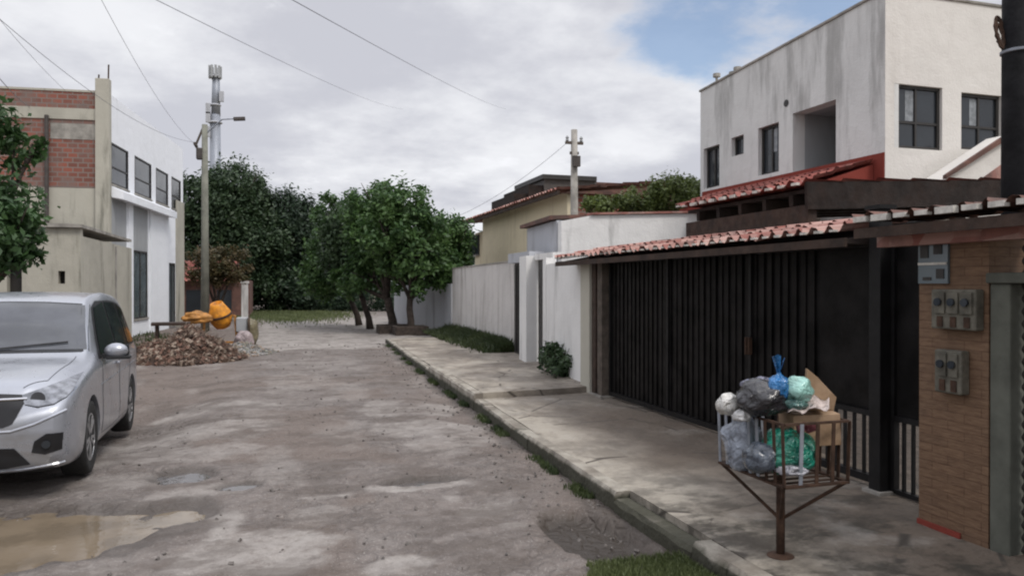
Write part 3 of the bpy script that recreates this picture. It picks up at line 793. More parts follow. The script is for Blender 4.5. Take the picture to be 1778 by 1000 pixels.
# yard floor and dividing walls inside
m = MB(); m.box(4.66, -2, -.28, 9.48, 9.5, .118); tag(m.build('yard_floor', M['grey_wood']), kind='structure')
m = MB(); m.box(4.36, 9.42, .0, 9.44, 9.62, 2.15); tag(m.build('boundary_wall', M['grey_wall']), 'grey rendered boundary wall between the carport yard and the neighbouring plot', 'wall')
# glossy dark car is not visible; ivory sofa etc. left out

P1, P2, P3 = [onY(p, 9.2) for p in (1640, 1760, 1760)]
ga = thing('gabled_annex', (P1[0], 9.2, 0), 'small pale gable with a sloping dark edge, half hidden by the dark pole', 'annex')
za, zb_, zc2 = zz(312, P1[1]), zz(232, P2[1]), zz(330, P2[1])
m = MB(); m.prism([(P1[0], 9.2, 2.7), (P2[0], 9.2, 2.7), (P2[0], 9.2, zb_), (P1[0], 9.2, za)], (0, .5, 0)); m.build('wall', M['house_front'], ga)
m = MB(); m.prism([(P1[0]-.05, 9.12, za), (P2[0], 9.12, zb_), (P2[0], 9.12, zb_+.09), (P1[0]-.05, 9.12, za+.06)], (0, .07, 0)); m.build('verge', M['tile_dark'], ga)
m = MB(); m.prism([(P1[0]+.25, 9.18, za-.25), (P2[0], 9.18, za-.25), (P2[0], 9.18, zb_-.35)], (0, .015, 0)); m.build('gable_panel', M['tile_pale'], ga)

# ---- gate frontage
GX = 4.25
gate = thing('driveway_gate', (GX, 6.8, .13), 'wide black sheet metal driveway gate with vertical ribs, between the brown posts and the bin', 'gate')
GY0, GY1, GZ0, GZ1 = 4.478, 9.22, .17, 2.0
m = MB()
n = 82; rnd = random.Random(3)
for i in range(n):
    a = GY0+.04+(GY1-GY0-.08)*i/n; b = GY0+.04+(GY1-GY0-.08)*(i+1)/n
    if a < 5.15: continue
    o = (.016 if i % 2 else 0.0)+rnd.choice((0, 0, .004))
    m.box(GX+o+rnd.uniform(0,.002), a, GZ0+.06, GX+.038, b-.0005, GZ1-.06)
m.build('panel', M['gate_sheet'], gate)
m = MB(); m.box(GX+.02, GY0+.04, .70, GX+.037, 5.22, GZ1-.06)
m.build('panel', M['gate_sheet'], gate)
for k in range(7):
    y = GY0+.06+k*.10
    b = MB(); b.box(GX-.004, y, GZ0+.02, GX+.016, y+.022, .69); b.build('bar', M['dark_metal'], gate)
m = MB(); m.box(GX-.02, GY0, GZ0, GX+.045, GY1, GZ0+.055); m.box(GX-.02, GY0, GZ1-.055, GX+.045, GY1, GZ1)
for y in (GY0, 6.05, 7.62, GY1-.04): m.box(GX-.021, y, GZ0+.056, GX+.046, y+.04, GZ1-.056)
m.box(GX-.025, GY0+.042, .67, GX-.001, 6.04, .71)
m.build('frame', M['dark_metal'], gate)
m = MB(); m.box(GX-.06, 6.02, 1.0, GX-.026, 6.09, 1.16); m.tube([(GX-.07, 6.055, 1.0), (GX-.07, 6.055, 1.16)], .011, 8); m.build('lock', M['rust'], gate)
# small pedestrian gate
pg = thing('pedestrian_gate', (GX, 4.1, .13), 'narrow black barred gate beside the brown stone pillar', 'gate')
PY0, PY1 = 3.793, 4.362
m = MB(); m.box(GX+.004, PY0+.03, .70, GX+.018, PY1-.03, 2.0); m.build('panel', M['gate_sheet'], pg)
for k in range(6):
    y = PY0+.05+k*.082
    b = MB(); b.box(GX-.008, y, .17, GX+.014, y+.02, .69); b.build('bar', M['dark_metal'], pg)
m = MB(); m.box(GX-.02, PY0, .15, GX+.03, PY0+.03, 2.03); m.box(GX-.02, PY1-.03, .15, GX+.03, PY1, 2.03)
m.box(GX-.018, PY0+.031, .15, GX+.028, PY1-.031, .18); m.box(GX-.018, PY0+.031, .67, GX+.028, PY1-.031, .71); m.box(GX-.018, PY0+.031, 2.0, GX+.028, PY1-.031, 2.03)
m.build('frame', M['dark_metal'], pg)
m = MB(); m.box(GX-.05, PY0+.04, 1.05, GX-.02, PY0+.1, 1.2); m.build('lock', M['rust'], pg)
def post(x, y, w, z1, mat, label, z0=.1, cap=True):
    m = MB(); m.box(x-w/2, y-w/2, z0, x+w/2, y+w/2, z1)
    t = thing('gate_post', (x, y, z0), label, 'post'); m.build('shaft', mat, t, bevel=.006)
    if cap:
        c = MB(); c.box(x-w/2-.02, y-w/2-.02, z1, x+w/2+.02, y+w/2+.02, z1+.03); c.build('cap', mat, t)
    b = MB(); b.box(x-w/2-.03, y-w/2-.03, z0, x+w/2+.03, y+w/2+.03, z0+.06); b.build('foot', M['concrete'], t)
    return t
post(GX-.06, 4.42, .11, 2.20, M['dark_metal'], 'tall black post between the wide gate and the narrow barred gate')
post(GX-.03, 9.34, .15, 2.0, M['grey_wood'], 'grey brown timber post at the far end of the black gate')
post(GX-.03, 9.56, .13, 2.0, M['brown_wood'], 'dark brown timber post next to the white wall end')
# gate canopy
ca = thing('gate_canopy', (GX, 7, 2.0), 'long sagging red tile canopy above the wide black gate', 'canopy')
def canopy(t, x0, x1, y0, y1, z0, z1, tile, seed, mort=.045, fas='brown_wood', ridge=True):
    m = MB(); tile_sheet(m, (x0, y0, z0), (x0, y1, z0), (x1-x0, 0, z1-z0), .16, .32, .034, .016, seed)
    m.mi = 1; mortar_ends(m, (x0, y0+.02, z0+.022), (x0, y1, z0+.022), .16, mort)
    m.build('tiles', [M[tile], M['mortar']], t)
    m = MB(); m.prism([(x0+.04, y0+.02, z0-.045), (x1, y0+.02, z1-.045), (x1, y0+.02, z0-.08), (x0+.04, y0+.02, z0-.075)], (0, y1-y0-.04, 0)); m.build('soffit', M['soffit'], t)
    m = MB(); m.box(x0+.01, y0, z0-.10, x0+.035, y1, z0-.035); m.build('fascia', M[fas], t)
    if not ridge: return
    m = MB(); n = int((y1-y0)/.3); rnd = random.Random(seed)
    for k in range(n):
        a = y0+(y1-y0)*k/n; m.tube([(x1, a, z1+.02), (x1, a+.34, z1+.035+rnd.uniform(-.01,.01))], [.075, .062], 10)
    m.build('ridge_tiles', M[tile], t)
canopy(ca, 3.93, 4.85, 4.50, 10.5, 2.03, 2.205, 'tile_pale', 5, .03, ridge=False)
m = MB(); m.box(4.76, 4.45, 1.8, 4.84, 9.4, 2.14); m.build('beam', M['brown_wood'], ca)
cb = thing('pillar_canopy', (4, 3, 2.0), 'dark tiled canopy with white mortar ends above the brown stone pillar', 'canopy')
canopy(cb, 3.62, 4.2, .8, 4.06, 2.055, 2.10, 'tile_dark', 9, .06, ridge=False)
m = MB(); m.box(3.8, .8, 1.90, 3.88, 4.04, 1.968); m.build('beam', M['tile_pale'], cb)

# ---- stone pillar with boxes
PX = 3.90
pil = thing('stone_pillar', (PX, 3.5, .1), 'brown stone clad pillar carrying grey meter boxes, right of the narrow gate', 'pillar')
m = MB(); m.box(PX, 3.30, .1, PX+.45, 3.79, 1.965); m.build('shaft', M['pillar_tile'], pil)
m = MB(); m.box(PX-.012, 3.48, .1, PX-.001, 3.795, .165); m.build('plinth', M['red_paint'], pil)
cpst = thing('concrete_post', (PX+.1, 3.17, .1), 'pale green grey concrete post right of the brown stone pillar', 'post')
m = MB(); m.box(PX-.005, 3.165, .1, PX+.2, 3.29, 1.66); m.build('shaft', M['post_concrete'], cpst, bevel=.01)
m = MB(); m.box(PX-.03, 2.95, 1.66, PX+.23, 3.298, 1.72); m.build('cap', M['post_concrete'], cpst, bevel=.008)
def meter(y0, y1, z0, z1, label, n):
    t = thing('meter_box', (PX, (y0+y1)/2, z0), label, 'meter box')
    m = MB(); m.box(PX-.07, y0, z0, PX-.002, y1, z1); m.build('case', M['meter_case'], t, bevel=.01)
    for k in range(n):
        a = y0+.018+(y1-y0-.03)*k/n; b = y0+(y1-y0-.03)*(k+1)/n
        m = MB(); m.box(PX-.082, a, z0+(z1-z0)*.40, PX-.071, b, z1-.02); m.build('lid', M['meter_case'], t)
        m = MB(); m.lathe((PX-.074, (a+b)/2, z0+(z1-z0)*.68), [(.024, -.025), (.024, -.012), (.018, -.009)], 14, 'x'); m.build('dial', M['glass'], t)
        m = MB(); m.box(PX-.078, (a+b)/2-.02, z0+.015, PX-.071, (a+b)/2+.018, z0+(z1-z0)*.32); m.build('opening', M['rust'], t)
meter(3.325, 3.635, 1.385, 1.625, 'wide grey box with three electricity meters near the top of the stone pillar', 3)
meter(3.42, 3.61, 1.00, 1.26, 'smaller grey meter box with two dials, lower one on the stone pillar', 2)
sg = thing('wall_sign', (PX, 3.65, 1.66), 'small blue grey notice panel at the top of the stone pillar', 'sign')
m = MB(); m.box(PX-.02, 3.56, 1.66, PX-.002, 3.78, 1.93); m.build('board', M['blue_glass'], sg)
m = MB(); m.box(PX-.028, 3.565, 1.775, PX-.021, 3.775, 1.79); m.build('rail', M['mortar'], sg)
for a, b, c, d in ((3.60,3.66,1.84,1.90), (3.585,3.64,1.69,1.75), (3.70,3.76,1.82,1.90), (3.68,3.74,1.68,1.70)):
    m = MB(); m.box(PX-.026, a, c, PX-.021, b, d); m.build('notice', M['frame'], sg)
# dark pipe pole above
sp = thing('steel_pole', (4.85, 3.9, .12), 'thick dark pole rising behind the canopy at the right edge', 'pole')
m = MB(); m.tube([(4.86, 3.90, .12), (4.86, 3.90, 6.4)], [.10, .085], 20); m.build('shaft', M['dark_pole'], sp, smooth=True)
m = MB(); zc_ = zz(97, 5.2); m.lathe((4.86, 3.90, zc_), [(.094, 0), (.104, .004), (.104, .02), (.094, .024)], 24); m.build('band', M['silver_bar'], sp)
co = MB(); rnd = random.Random(2)
for k in range(5):
    r = .085+rnd.uniform(-.015,.015); cz_ = zz(66, 5.2)+rnd.uniform(-.03,.03)
    co.tube([(4.735+rnd.uniform(-.01,.01)+math.cos(a)*r*.35, 3.93+math.sin(a)*r*.2, cz_+math.sin(a)*r*1.1) for a in [i*math.pi/10 for i in range(21)]], .009, 5)
cc = co.build('cable_coil', M['rust'], None); tag(cc, 'loose coil of brown cable hanging on the dark pole', 'cable')
# dark rolling shutter of the next garage
sh = thing('rolling_shutter', (4.15, 2, .12), 'dark ribbed rolling shutter beside the pale concrete post', 'shutter')
P = []
for i in range(181):
    z = .13+i*(1.83/180); P.append([(3.98+.012*math.cos(i/180*26*2*math.pi), y, z) for y in (.2, 3.155)])
m = MB(); m.grid(P); m.build('curtain', M['frame'], sh, smooth=True)
m = MB(); m.box(3.94, .2, 1.97, 4.16, 3.1, 2.03); m.build('housing', M['frame'], sh)

# ---- white walls further along
def yard_wall(name, pts, z0, z1, th, mat, label, cat='wall', coping=None):
    t = thing(name, (pts[0][0], pts[0][1], z0), label, cat)
    m = MB()
    for i in range(len(pts)-1):
        a, b = Vector(pts[i]+(0,)), Vector(pts[i+1]+(0,)); d = (b-a).normalized(); nrm = Vector((d.y, -d.x, 0))
        m.prism([a+Vector((0,0,z0)), a+nrm*th+Vector((0,0,z0)), a+nrm*th+Vector((0,0,z1)), a+Vector((0,0,z1))], b-a)
    m.build('render', M[mat], t)
    if coping:
        m = MB()
        for i in range(len(pts)-1):
            a, b = Vector(pts[i]+(0,)), Vector(pts[i+1]+(0,)); d = (b-a).normalized(); nrm = Vector((d.y, -d.x, 0))
            m.prism([a-nrm*.02+Vector((0,0,z1)), a+nrm*(th+.02)+Vector((0,0,z1)), a+nrm*(th+.02)+Vector((0,0,z1+coping)), a-nrm*.02+Vector((0,0,z1+coping))], b-a)
        m.build('coping', M['concrete'], t)
    return t
yard_wall('yard_wall', [(4.17, 9.68), (4.56, 12.6)], 0, 2.02, .2, 'white_wall', 'short clean white wall between the gate posts and the small doors, a bush at its foot')
yard_wall('yard_wall', [(5.03, 15.95), (5.42, 24.0)], 0, 2.18, .2, 'old_wall', 'long streaked white wall with weeds growing along its foot', coping=.03)
x1, y1 = at(690, 33.0)
yard_wall('yard_wall', [(5.44, 24.3), (4.9, 33.5)], 0, 1.70, .2, 'grey_wall', 'low plain grey wall behind the street tree trunks')
# pier at end of the short wall
m = MB(); m.box(4.13, 9.66, .0, 4.40, 9.98, 2.03); tag(m.build('wall_pier', M['beige'], bevel=.008), 'square beige pier ending the short white wall beside the brown post', 'pier')
# doorways
def dwall(px0, px1, X0, X1): pass
dz = thing('entrance_door', (4.8, 14.9, .15), 'tall dark grey metal door at the near end of the streaked white wall', 'door')
m = MB(); m.prism([(4.88, 14.55, .13), (4.93, 14.55, .13), (4.93, 14.55, 2.10), (4.88, 14.55, 2.10)], (.12, 1.36, 0)); m.build('leaf', M['frame'], dz)
m = MB()
for k in range(6): m.prism([(4.872+.0176*k, 14.62+.2*k, .2), (4.892+.0176*k, 14.62+.2*k, .2), (4.892+.0176*k, 14.62+.2*k, 2.05), (4.872+.0176*k, 14.62+.2*k, 2.05)], (.003, .03, 0))
m.build('rib', M['gate_sheet'], dz)
m = MB(); m.box(4.84, 14.66, 1.05, 4.875, 14.70, 1.2); m.build('handle', M['chrome'], dz)
dz = thing('entrance_door', (4.65, 13.2, .15), 'narrow dark metal door right beside the short white wall', 'door')
m = MB(); m.prism([(4.70, 12.80, .13), (4.75, 12.80, .13), (4.75, 12.80, 2.12), (4.70, 12.80, 2.12)], (.10, .92, 0)); m.build('leaf', M['frame'], dz)
m = MB(); m.box(4.665, 12.95, 1.05, 4.70, 13.0, 1.2); m.build('handle', M['chrome'], dz)
m = MB(); m.prism([(4.58, 13.80, 0), (4.95, 13.80, 0), (4.95, 13.80, 2.22), (4.58, 13.80, 2.22)], (.06, .62, 0)); m.box(4.56, 12.62, 0, 4.76, 12.79, 2.14)
m.box(4.75, 12.78, 2.135, 5.0, 13.78, 2.25)
tag(m.build('door_pier', M['white_wall']), 'pale pier standing between the two dark metal doors', 'pier')
m = MB(); m.box(4.86, 14.45, 2.13, 5.2, 15.93, 2.34); tag(m.build('door_lintel', M['grey_wall']), 'grey lintel above the tall dark grey metal door', 'lintel')
m = MB(); m.box(4.68, 14.0, 1.92, 4.8, 14.25, 2.12); 
# ---- pale bungalow behind the gate canopy
bg_ = thing('bungalow', (5.3, 14, 0), 'low whitewashed bungalow with a thin dark eave, behind the doors', 'house')
bx1 = 9.4
m = MB(); m.prism([(5.35, 13.9, 0), (bx1, 13.9, 0), (bx1, 13.9, 3.20), (6.0, 13.9, 3.05), (5.35, 13.9, 2.92)], (0, .2, 0)); m.build('wall', M['white_wall'], bg_)
m = MB(); m.prism([(5.33, 14.11, 0), (5.53, 14.11, 0), (5.53, 14.11, 2.95), (5.33, 14.11, 2.95)], (.15, 2.35, 0)); m.build('wall', M['grey_wall'], bg_)
m = MB(); m.prism([(5.2, 14.15, 2.97), (7.4, 14.15, 3.09), (7.4, 14.15, 3.17), (5.2, 14.15, 3.05)], (.2, 2.6, 0)); m.build('roof', M['tile_dark'], bg_)
m = MB(); m.prism([(5.98, 13.84, 3.06), (bx1, 13.84, 3.21), (bx1, 13.84, 3.25), (5.98, 13.84, 3.10)], (0, .3, 0)); m.build('coping', M['tile_pale'], bg_)

# ---- yellow house
yh = thing('gabled_house', (8, 20, 0), 'cream yellow house with a shallow tiled roof, behind the long white wall', 'house')
hy0, _ = onX(985, 8.0); hy1, _ = onX(838, 8.0)
m = MB(); m.box(8.0, hy0, 0, 8.2, hy1, 4.36); m.box(8.21, hy1-.2, 0, 14, hy1, 4.36); m.build('wall', M['cream'], yh)
m = MB(); m.box(8.21, hy0, 0, 11.6, hy0+.2, 4.36); m.build('end_wall', M['brick'], yh)
m = MB(); m.box(8.5, hy1+.01, 0, 13, hy1+3.2, 4.0); m.build('porch_wall', M['cream'], yh)
y0w, _ = onX(827, 8.5); y1w, _ = onX(820, 8.5)
window(yh, 'x', 8.5, y0w-.6, y1w, 3.0, 3.9, -1, 'glass')
m = MB(); tile_sheet(m, (7.55, hy0-.3, 4.38), (7.55, hy1+3.4, 4.38), (4.2, 0, .42), .25, .5, .045, seed=4); m.build('roof', M['tile_pale'], yh)
m = MB(); m.box(7.6, hy0-.28, 4.24, 7.66, hy1+3.38, 4.35); m.build('fascia', M['brown_wood'], yh)
m = MB(); m.prism([(7.66, hy0-.2, 4.30), (11.7, hy0-.2, 4.66), (11.7, hy0-.2, 4.30)], (0, .18, 0)); m.build('gable', M['tile_dark'], yh)
# dark unfinished stepped building behind
db = thing('unfinished_building', (12, 33, 0), 'dark grey building with a stepped parapet rising above the yellow house', 'building')
for a, b, t, mat, k in ((893, 918, 336, 'tile_dark', 0), (918, 945, 321, 'tile_dark', .15), (945, 1036, 304, 'concrete', .3)):
    x0, d = onY(a, 34-k); x1, _ = onY(b, 34-k)
    m = MB(); m.box(x0, 34-k, 0, x1-.002, 38, zz(t, d)); m.build('block', M['soffit'] if mat == 'tile_dark' else M['pvc'], db)
x0, d = onY(943, 33.5); x1, _ = onY(1037, 33.5)
m = MB(); m.box(x0, 33.55, zz(310, d), x1, 38.05, zz(303, d)+.02); m.build('coping', M['frame'], db)
x0, d = onY(1037, 34); x1, _ = onY(1215, 34)
m = MB(); m.box(x0, 34, 0, x1, 38, zz(322, d)); tag(m.build('brick_annex', M['brick']), 'long plain brown brick building behind the shrubs left of the white house', 'building')
m = MB(); m.box(x0-.1, 33.9, zz(322, d)+.002, x1, 38.1, zz(317, d)); tag(m.build('brick_annex_roof', M['tile_dark']), 'thin dark roof slab lying on the brown brick building', 'roof')

# ---- utility pole on the right
def upole(name, px, D, top, r0, r1, label, group=None, z0=0.0, mat='pale_concrete'):
    x, y = at(px, D); t = thing(name, (x, y, z0), label, 'utility pole', group)
    m = MB(); m.tube([(x, y, z0-.3), (x, y, zz(top, D))], [r0, r1], 14); m.build('shaft', M[mat], t, smooth=True)
    return t, x, y, zz(top, D)
t, rx_, ry_, rz_ = upole('utility_pole', 997, 20, 226, .13, .085, 'short grey utility pole standing behind the bungalow', mat='concrete')
m = MB(); m.bar((rx_-.25, ry_, rz_-.35), (rx_+.25, ry_, rz_-.35), .07); m.bar((rx_-.12, ry_, rz_-.62), (rx_+.12, ry_, rz_-.62), .07); m.build('crossarm', M['grey_wood'], t)
for dx in (-.2, .2):
    m = MB(); m.lathe((rx_+dx, ry_, rz_-.31), [(.02,0),(.05,.02),(.03,.06),(.05,.09),(.02,.14)], 10); m.build('insulator', M['grey_panel'], t)
m = MB(); m.box(rx_-.1, ry_-.2, rz_-1.0, rx_+.1, ry_-.09, rz_-.72); m.build('junction_box', M['pvc'], t)

# ================================================================== LEFT SIDE
# ---- white building with brick party wall; local frame: +y along the facade, +x out of it
OX, OY, BR = -4.72, 24.3, R(6.05)
lb = thing('brick_sided_building', (OX, OY, 0), 'unfinished two-storey building, raw brick side and bright white street front', 'building', rz=-BR)
dvec = Vector((math.sin(BR), math.cos(BR)))
def fs(px):
    r = at(px, 1.0)
    s = (OX*r[1]-OY*r[0])/(dvec.y*r[0]-dvec.x*r[1])
    P = (OX+s*dvec.x, OY+s*dvec.y); return s, P[0]*SA+P[1]*CA
FL = fs(318)[0]; TOP = 7.22
winU = [(191,223),(234,263),(271,292),(298,314)]
hU = [(max(.16, fs(a)[0]), fs(b)[0], 4.62, 5.84) for a, b in winU]
hL = [(max(.16, fs(187)[0]), fs(217)[0], .55, 2.78), (fs(231)[0], fs(256)[0], .55, 2.78), (fs(293)[0], fs(304)[0], .1, 2.5)]
m = MB(); wall_with_holes(m, 'x', -.25, .25, .12, FL, 0, TOP, hU+hL); m.build('facade', M['facade'], lb, local=True)
for h in hU: window(lb, 'x', -.045, h[0], h[1], h[2], h[3], 1, 'glass', mullions=0, transom=True, curtain=False)
for h in hL: window(lb, 'x', -.045, h[0], h[1], h[2], h[3], 1, 'blue_glass', mullions=1)
# window() subtracts the parent's location: shift the frames back into the local frame
for c in [c for c in bpy.data.objects if c.parent == lb and c.name.startswith('window')]:
    c.location = (OX, OY, 0)
m = MB(); s0 = fs(183)[0]; m.prism([(.003, .13, 4.22), (.34, .13, 4.16), (.34, .13, 4.40), (.003, .13, 4.56)], (0, fs(291)[0]-.13, 0)); m.build('ledge', M['facade'], lb, local=True, bevel=.01)
for a, b in ((187,219),(232,256)):
    m = MB(); m.box(.002, max(.13, fs(a)[0]), 2.8, .012, fs(b)[0], 4.2); m.build('grey_panel', M['grey_panel'], lb, local=True)
m = MB(); m.box(.003, fs(259)[0], .0, .05, fs(291)[0], 4.215); m.build('pilaster', M['facade'], lb, local=True)
m = MB(); m.box(.003, fs(221)[0], .0, .05, fs(229)[0], 4.215); m.build('pilaster', M['facade'], lb, local=True)
m = MB(); m.box(.002, fs(305)[0], .0, .05, FL-.01, 5.0); m.build('end_panel', M['beige'], lb, local=True)
m = MB(); m.box(-9, 0, 4.46, -.30, .16, TOP-.0); m.build('brick_wall', M['brick'], lb, local=True)
m = MB(); m.box(-9, 0.005, 0, -.30, .16, 4.455); m.build('rendered_wall', M['beige'], lb, local=True)
m = MB(); m.box(-9, -.03, 6.42, -.34, -.002, 6.74); m.box(-9, -.02, TOP, -.26, .18, TOP+.06); m.build('ring_beam', M['beige'], lb, local=True)
m = MB(); m.box(-1.55, -.012, 5.85, -.36, -.002, 6.3); m.build('mortar_smear', M['concrete'], lb, local=True)
m = MB(); m.box(-.34, -.12, 0, .03, .11, 7.62); m.build('corner_column', M['beige'], lb, local=True, bevel=.01)
m = MB()
for x in (-.02, -.28): m.tube([(x, 0, 7.6), (x+.01, 0, 8.05 if x > -.1 else 7.75)], .022, 6)
m.build('rebar', M['rust'], lb, local=True)
m = MB(); m.tube([(-1.62, -.09, 3.1), (-1.62, -.09, 6.5)], .06, 8); m.tube([(-1.62, -.09, 3.1), (-1.3, -.12, 2.95), (-.9, -.12, 2.9)], .06, 8); m.build('drain_pipe', M['pvc'], lb, local=True)
m = MB(); m.box(-9, .2, TOP-.4, -.3, FL, TOP-.25); m.box(-9, FL-.2, 0, -.26, FL, TOP-.41); m.build('roof_slab', M['concrete'], lb, local=True)
# ---- low beige house in front
lh = thing('low_house', (-6, 18, 0), 'low dirty beige house wall with small dark openings, in front of the brick building', 'house')
xr, d = onY(140, 18.0)
m = MB(); wall_with_holes(m, 'y', 18.0, .2, -11, xr, 0, 2.86, [(onY(12,18)[0], onY(38,18)[0], 1.2, 2.15), (onY(101,18)[0], onY(113,18)[0], 1.68, 1.95)]); m.build('wall', M['beige'], lh)
m = MB(); m.box(xr-.2, 18.21, 0, xr, 23.8, 2.7); m.build('side_wall', M['beige'], lh)
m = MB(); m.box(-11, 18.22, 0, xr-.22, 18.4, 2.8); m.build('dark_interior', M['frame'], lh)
m = MB(); m.prism([(-11, 17.9, 2.87), (xr+.05, 17.9, 2.87), (xr+.05, 17.9, 2.94), (-11, 17.9, 3.1)], (0, 5.6, 0)); m.build('roof', M['concrete'], lh)
m = MB(); xq, _ = onY(165, 21.5); m.box(xr+.01, 21.5, 0, xq, 21.7, 2.65); tag(m.build('garden_wall', M['concrete']), 'brownish rough wall stub between the beige house and the white facade', 'wall')

# ---- utility pole on the left with lamp arm
LPD = 26.8
t, lx, ly, lz = upole('utility_pole', 356, LPD, 217, .15, .10, 'tall pale green concrete utility pole with a lamp arm, behind the rubble heap')
xa, _ = at(347, LPD); m = MB(); m.bar((lx-.05, ly, lz-.1), (lx-.30, ly, lz-.75), .07); m.bar((lx-.30, ly-.4, lz-.75), (lx-.30, ly+.4, lz-.75), .08); m.build('crossarm', M['grey_wood'], t)
x2, y2 = at(416, LPD); z2 = zz(207, LPD)
m = MB(); m.tube([(lx, ly, lz-.35), ((lx+x2)/2, (ly+y2)/2, z2-.02), (x2-.1, y2, z2)], [.03, .025, .022], 7); m.build('lamp_arm', M['silver_bar'], t)
m = MB(); m.obox((x2, y2, z2), (1,.0,.1), (0,1,0), (-.1,0,1), .2, .09, .06); m.build('lamp_head', M['pvc'], t, bevel=.02)
m = MB(); m.box(lx-.28, ly-.14, lz-1.25, lx-.08, ly+.14, lz-.85); m.build('transformer', M['pvc'], t, bevel=.03)
# ---- far telecom mast
TD = 120; tx, ty = at(374, TD)
tw = thing('telecom_mast', (tx, ty, 0), 'far thick grey telecom mast with antennas at the top, behind the utility pole', 'mast')
m = MB(); m.tube([(tx, ty, 0), (tx, ty, zz(200, TD))], [1.0, .80], 18); m.tube([(tx+.1, ty, zz(202, TD)), (tx+.15, ty, zz(130, TD))], [.72, .55], 14); m.build('shaft', M['silver_bar'], tw, smooth=True)
m = MB()
for k in range(9):
    a = k*2*math.pi/9; m.box(tx+math.cos(a)*.85-.17, ty+math.sin(a)*.85-.17, zz(137, TD), tx+math.cos(a)*.85+.17, ty+math.sin(a)*.85+.17, zz(116, TD))
m.build('antenna_array', M['grey_panel'], tw)
m = MB()
for z_, r_ in ((zz(185, TD), .8), (zz(135, TD), .85), (zz(215, TD), 1.0)): m.lathe((tx, ty, z_), [(r_, 0), (r_+.15, .1), (r_, .3)], 16)
for s_, py in ((-1, 200), (-1, 215), (1, 178), (-1, 240)): m.box(tx+s_*1.0-.35, ty-.9, zz(py, TD), tx+s_*1.0+.35, ty-.4, zz(py, TD)+1.6)
m.build('platform', M['grey_wall'], tw)
# ---- small house behind the pole
sh_ = thing('small_house', at(360, 40)+(0,), 'small dark reddish house with a tiled roof, behind the clipped tree', 'house')
x0, y0 = at(300, 38); x1, _ = at(432, 38)
m = MB(); m.box(x0, y0, 0, x1, y0+5, 1.9); m.build('wall', M['tile_dark'], sh_)
m = MB(); tile_sheet(m, (x0-.2, y0-.4, 1.85), (x1-.6, y0-.4, 1.85), (0, 2.6, 1.1), .25, .5, .05, seed=5); m.build('roof', M['tile'], sh_)
for px in (322, 375): xq, _ = at(px, 37.9); m = MB(); m.box(xq, y0-.05, .3, xq+.7, y0-.01, 1.4); m.build('window', M['glass'], sh_)
xq, yq = at(425, 34); m = MB(); m.box(xq-.14, yq-.14, 0, xq+.14, yq+.14, zz(492, 34)); m.box(xq-.18, yq-.18, zz(492, 34), xq+.18, yq+.18, zz(490, 34)+.05)
tag(m.build('gate_pillar', M['white_wall']), 'pale square pillar under the right side of the clipped tree', 'pillar')

# ================================================================== TREES
def B(px, py, D, rpx, rz=None, ry=None):
    x, y = at(px, D); r = rpx/FPX*D
    return ((x, y, zz(py, D)), (r, ry or r, (rz/FPX*D) if rz else r))
# far dark trees on the left
big = [('clump of dark trees', [B(345,362,46,55,62), B(400,357,46,62,66), B(440,357,47,40,45), B(372,420,46,60,55), B(440,430,46,60,60), B(470,500,47,48,34)], 'tall dark tree with the highest crown, behind the utility pole', 7),
       ('x', [B(500,385,48,48,52), B(470,450,48,55,60), B(535,410,50,34,52), B(520,460,49,48,48), B(520,510,47,46,30), B(560,520,49,36,26)], 'dark spreading tree sloping down to the right of the tallest tree', 8),
       ('x', [B(560,420,52,40,52), B(600,430,52,40,55), B(585,480,52,60,40)], 'far dark tree partly behind the round street trees', 9)]
for nm, bl, lab, sd in big:
    cx = sum(b[0][0] for b in bl)/len(bl); cy = sum(b[0][1] for b in bl)/len(bl)
    tree(cx, cy, 9, bl, 52000 if sd == 7 else 34000, .24, M['deep_leaf'] if sd != 7 else M['dark_leaf'], lab, .3, 2.2, name='shade_tree', seed=sd, clumps=420, shell=.45, z0=0)
# centre street trees
mid = [((712, 25.0), [B(700,360,25,52,45), B(735,400,25,44,44), B(668,395,24.6,44,50), B(715,445,25,48,40), B(728,362,25.4,24,32), B(735,474,25.2,44,34), B(688,482,25,34,30), B(775,470,26,34,30)], 'round leafy street tree with a forked trunk, nearest the low grey wall', 13000, (0,0), 11, 'green_leaf'),
       ((683, 26.3), [B(630,372,26.5,42,40), B(650,345,26.5,36,28), B(665,430,26.5,50,48), B(640,405,26.5,44,44), B(682,340,26.5,22,24), B(640,484,26.8,44,32), B(612,488,27.5,34,28)], 'street tree with a straight dark trunk, second from the low grey wall', 11000, (-.2,0), 12, 'green_leaf'),
       ((643, 28.5), [B(605,395,28.5,42,46), B(590,440,28.5,44,44), B(625,460,28.5,42,36)], 'street tree with a slender trunk, second from the far end', 11000, (-.3,.1), 13, 'dark_leaf'),
       ((624, 30.5), [B(575,430,30.5,38,46), B(570,370,30.5,26,36), B(560,480,30.5,36,38), B(605,475,30,30,30)], 'farthest street tree, leaning left over the road', 11000, (-.4,.2), 14, 'green_leaf'),
       ((757, 28.0), [B(772,410,28,44,34), B(790,430,28,28,34), B(765,450,28,44,32)], 'low street tree overhanging the grey wall, beside the yellow house', 9000, (.2,0), 15, 'green_leaf')]
for (px, D), bl, lab, n, lean, sd, mt in mid:
    x, y = at(px, D); tree(x, y, 5, bl, n, .17, M[mt], lab, .12 if sd != 12 else .15, 1.2, group='street trees at the bend', seed=sd, lean=lean, clumps=170, shell=.5)
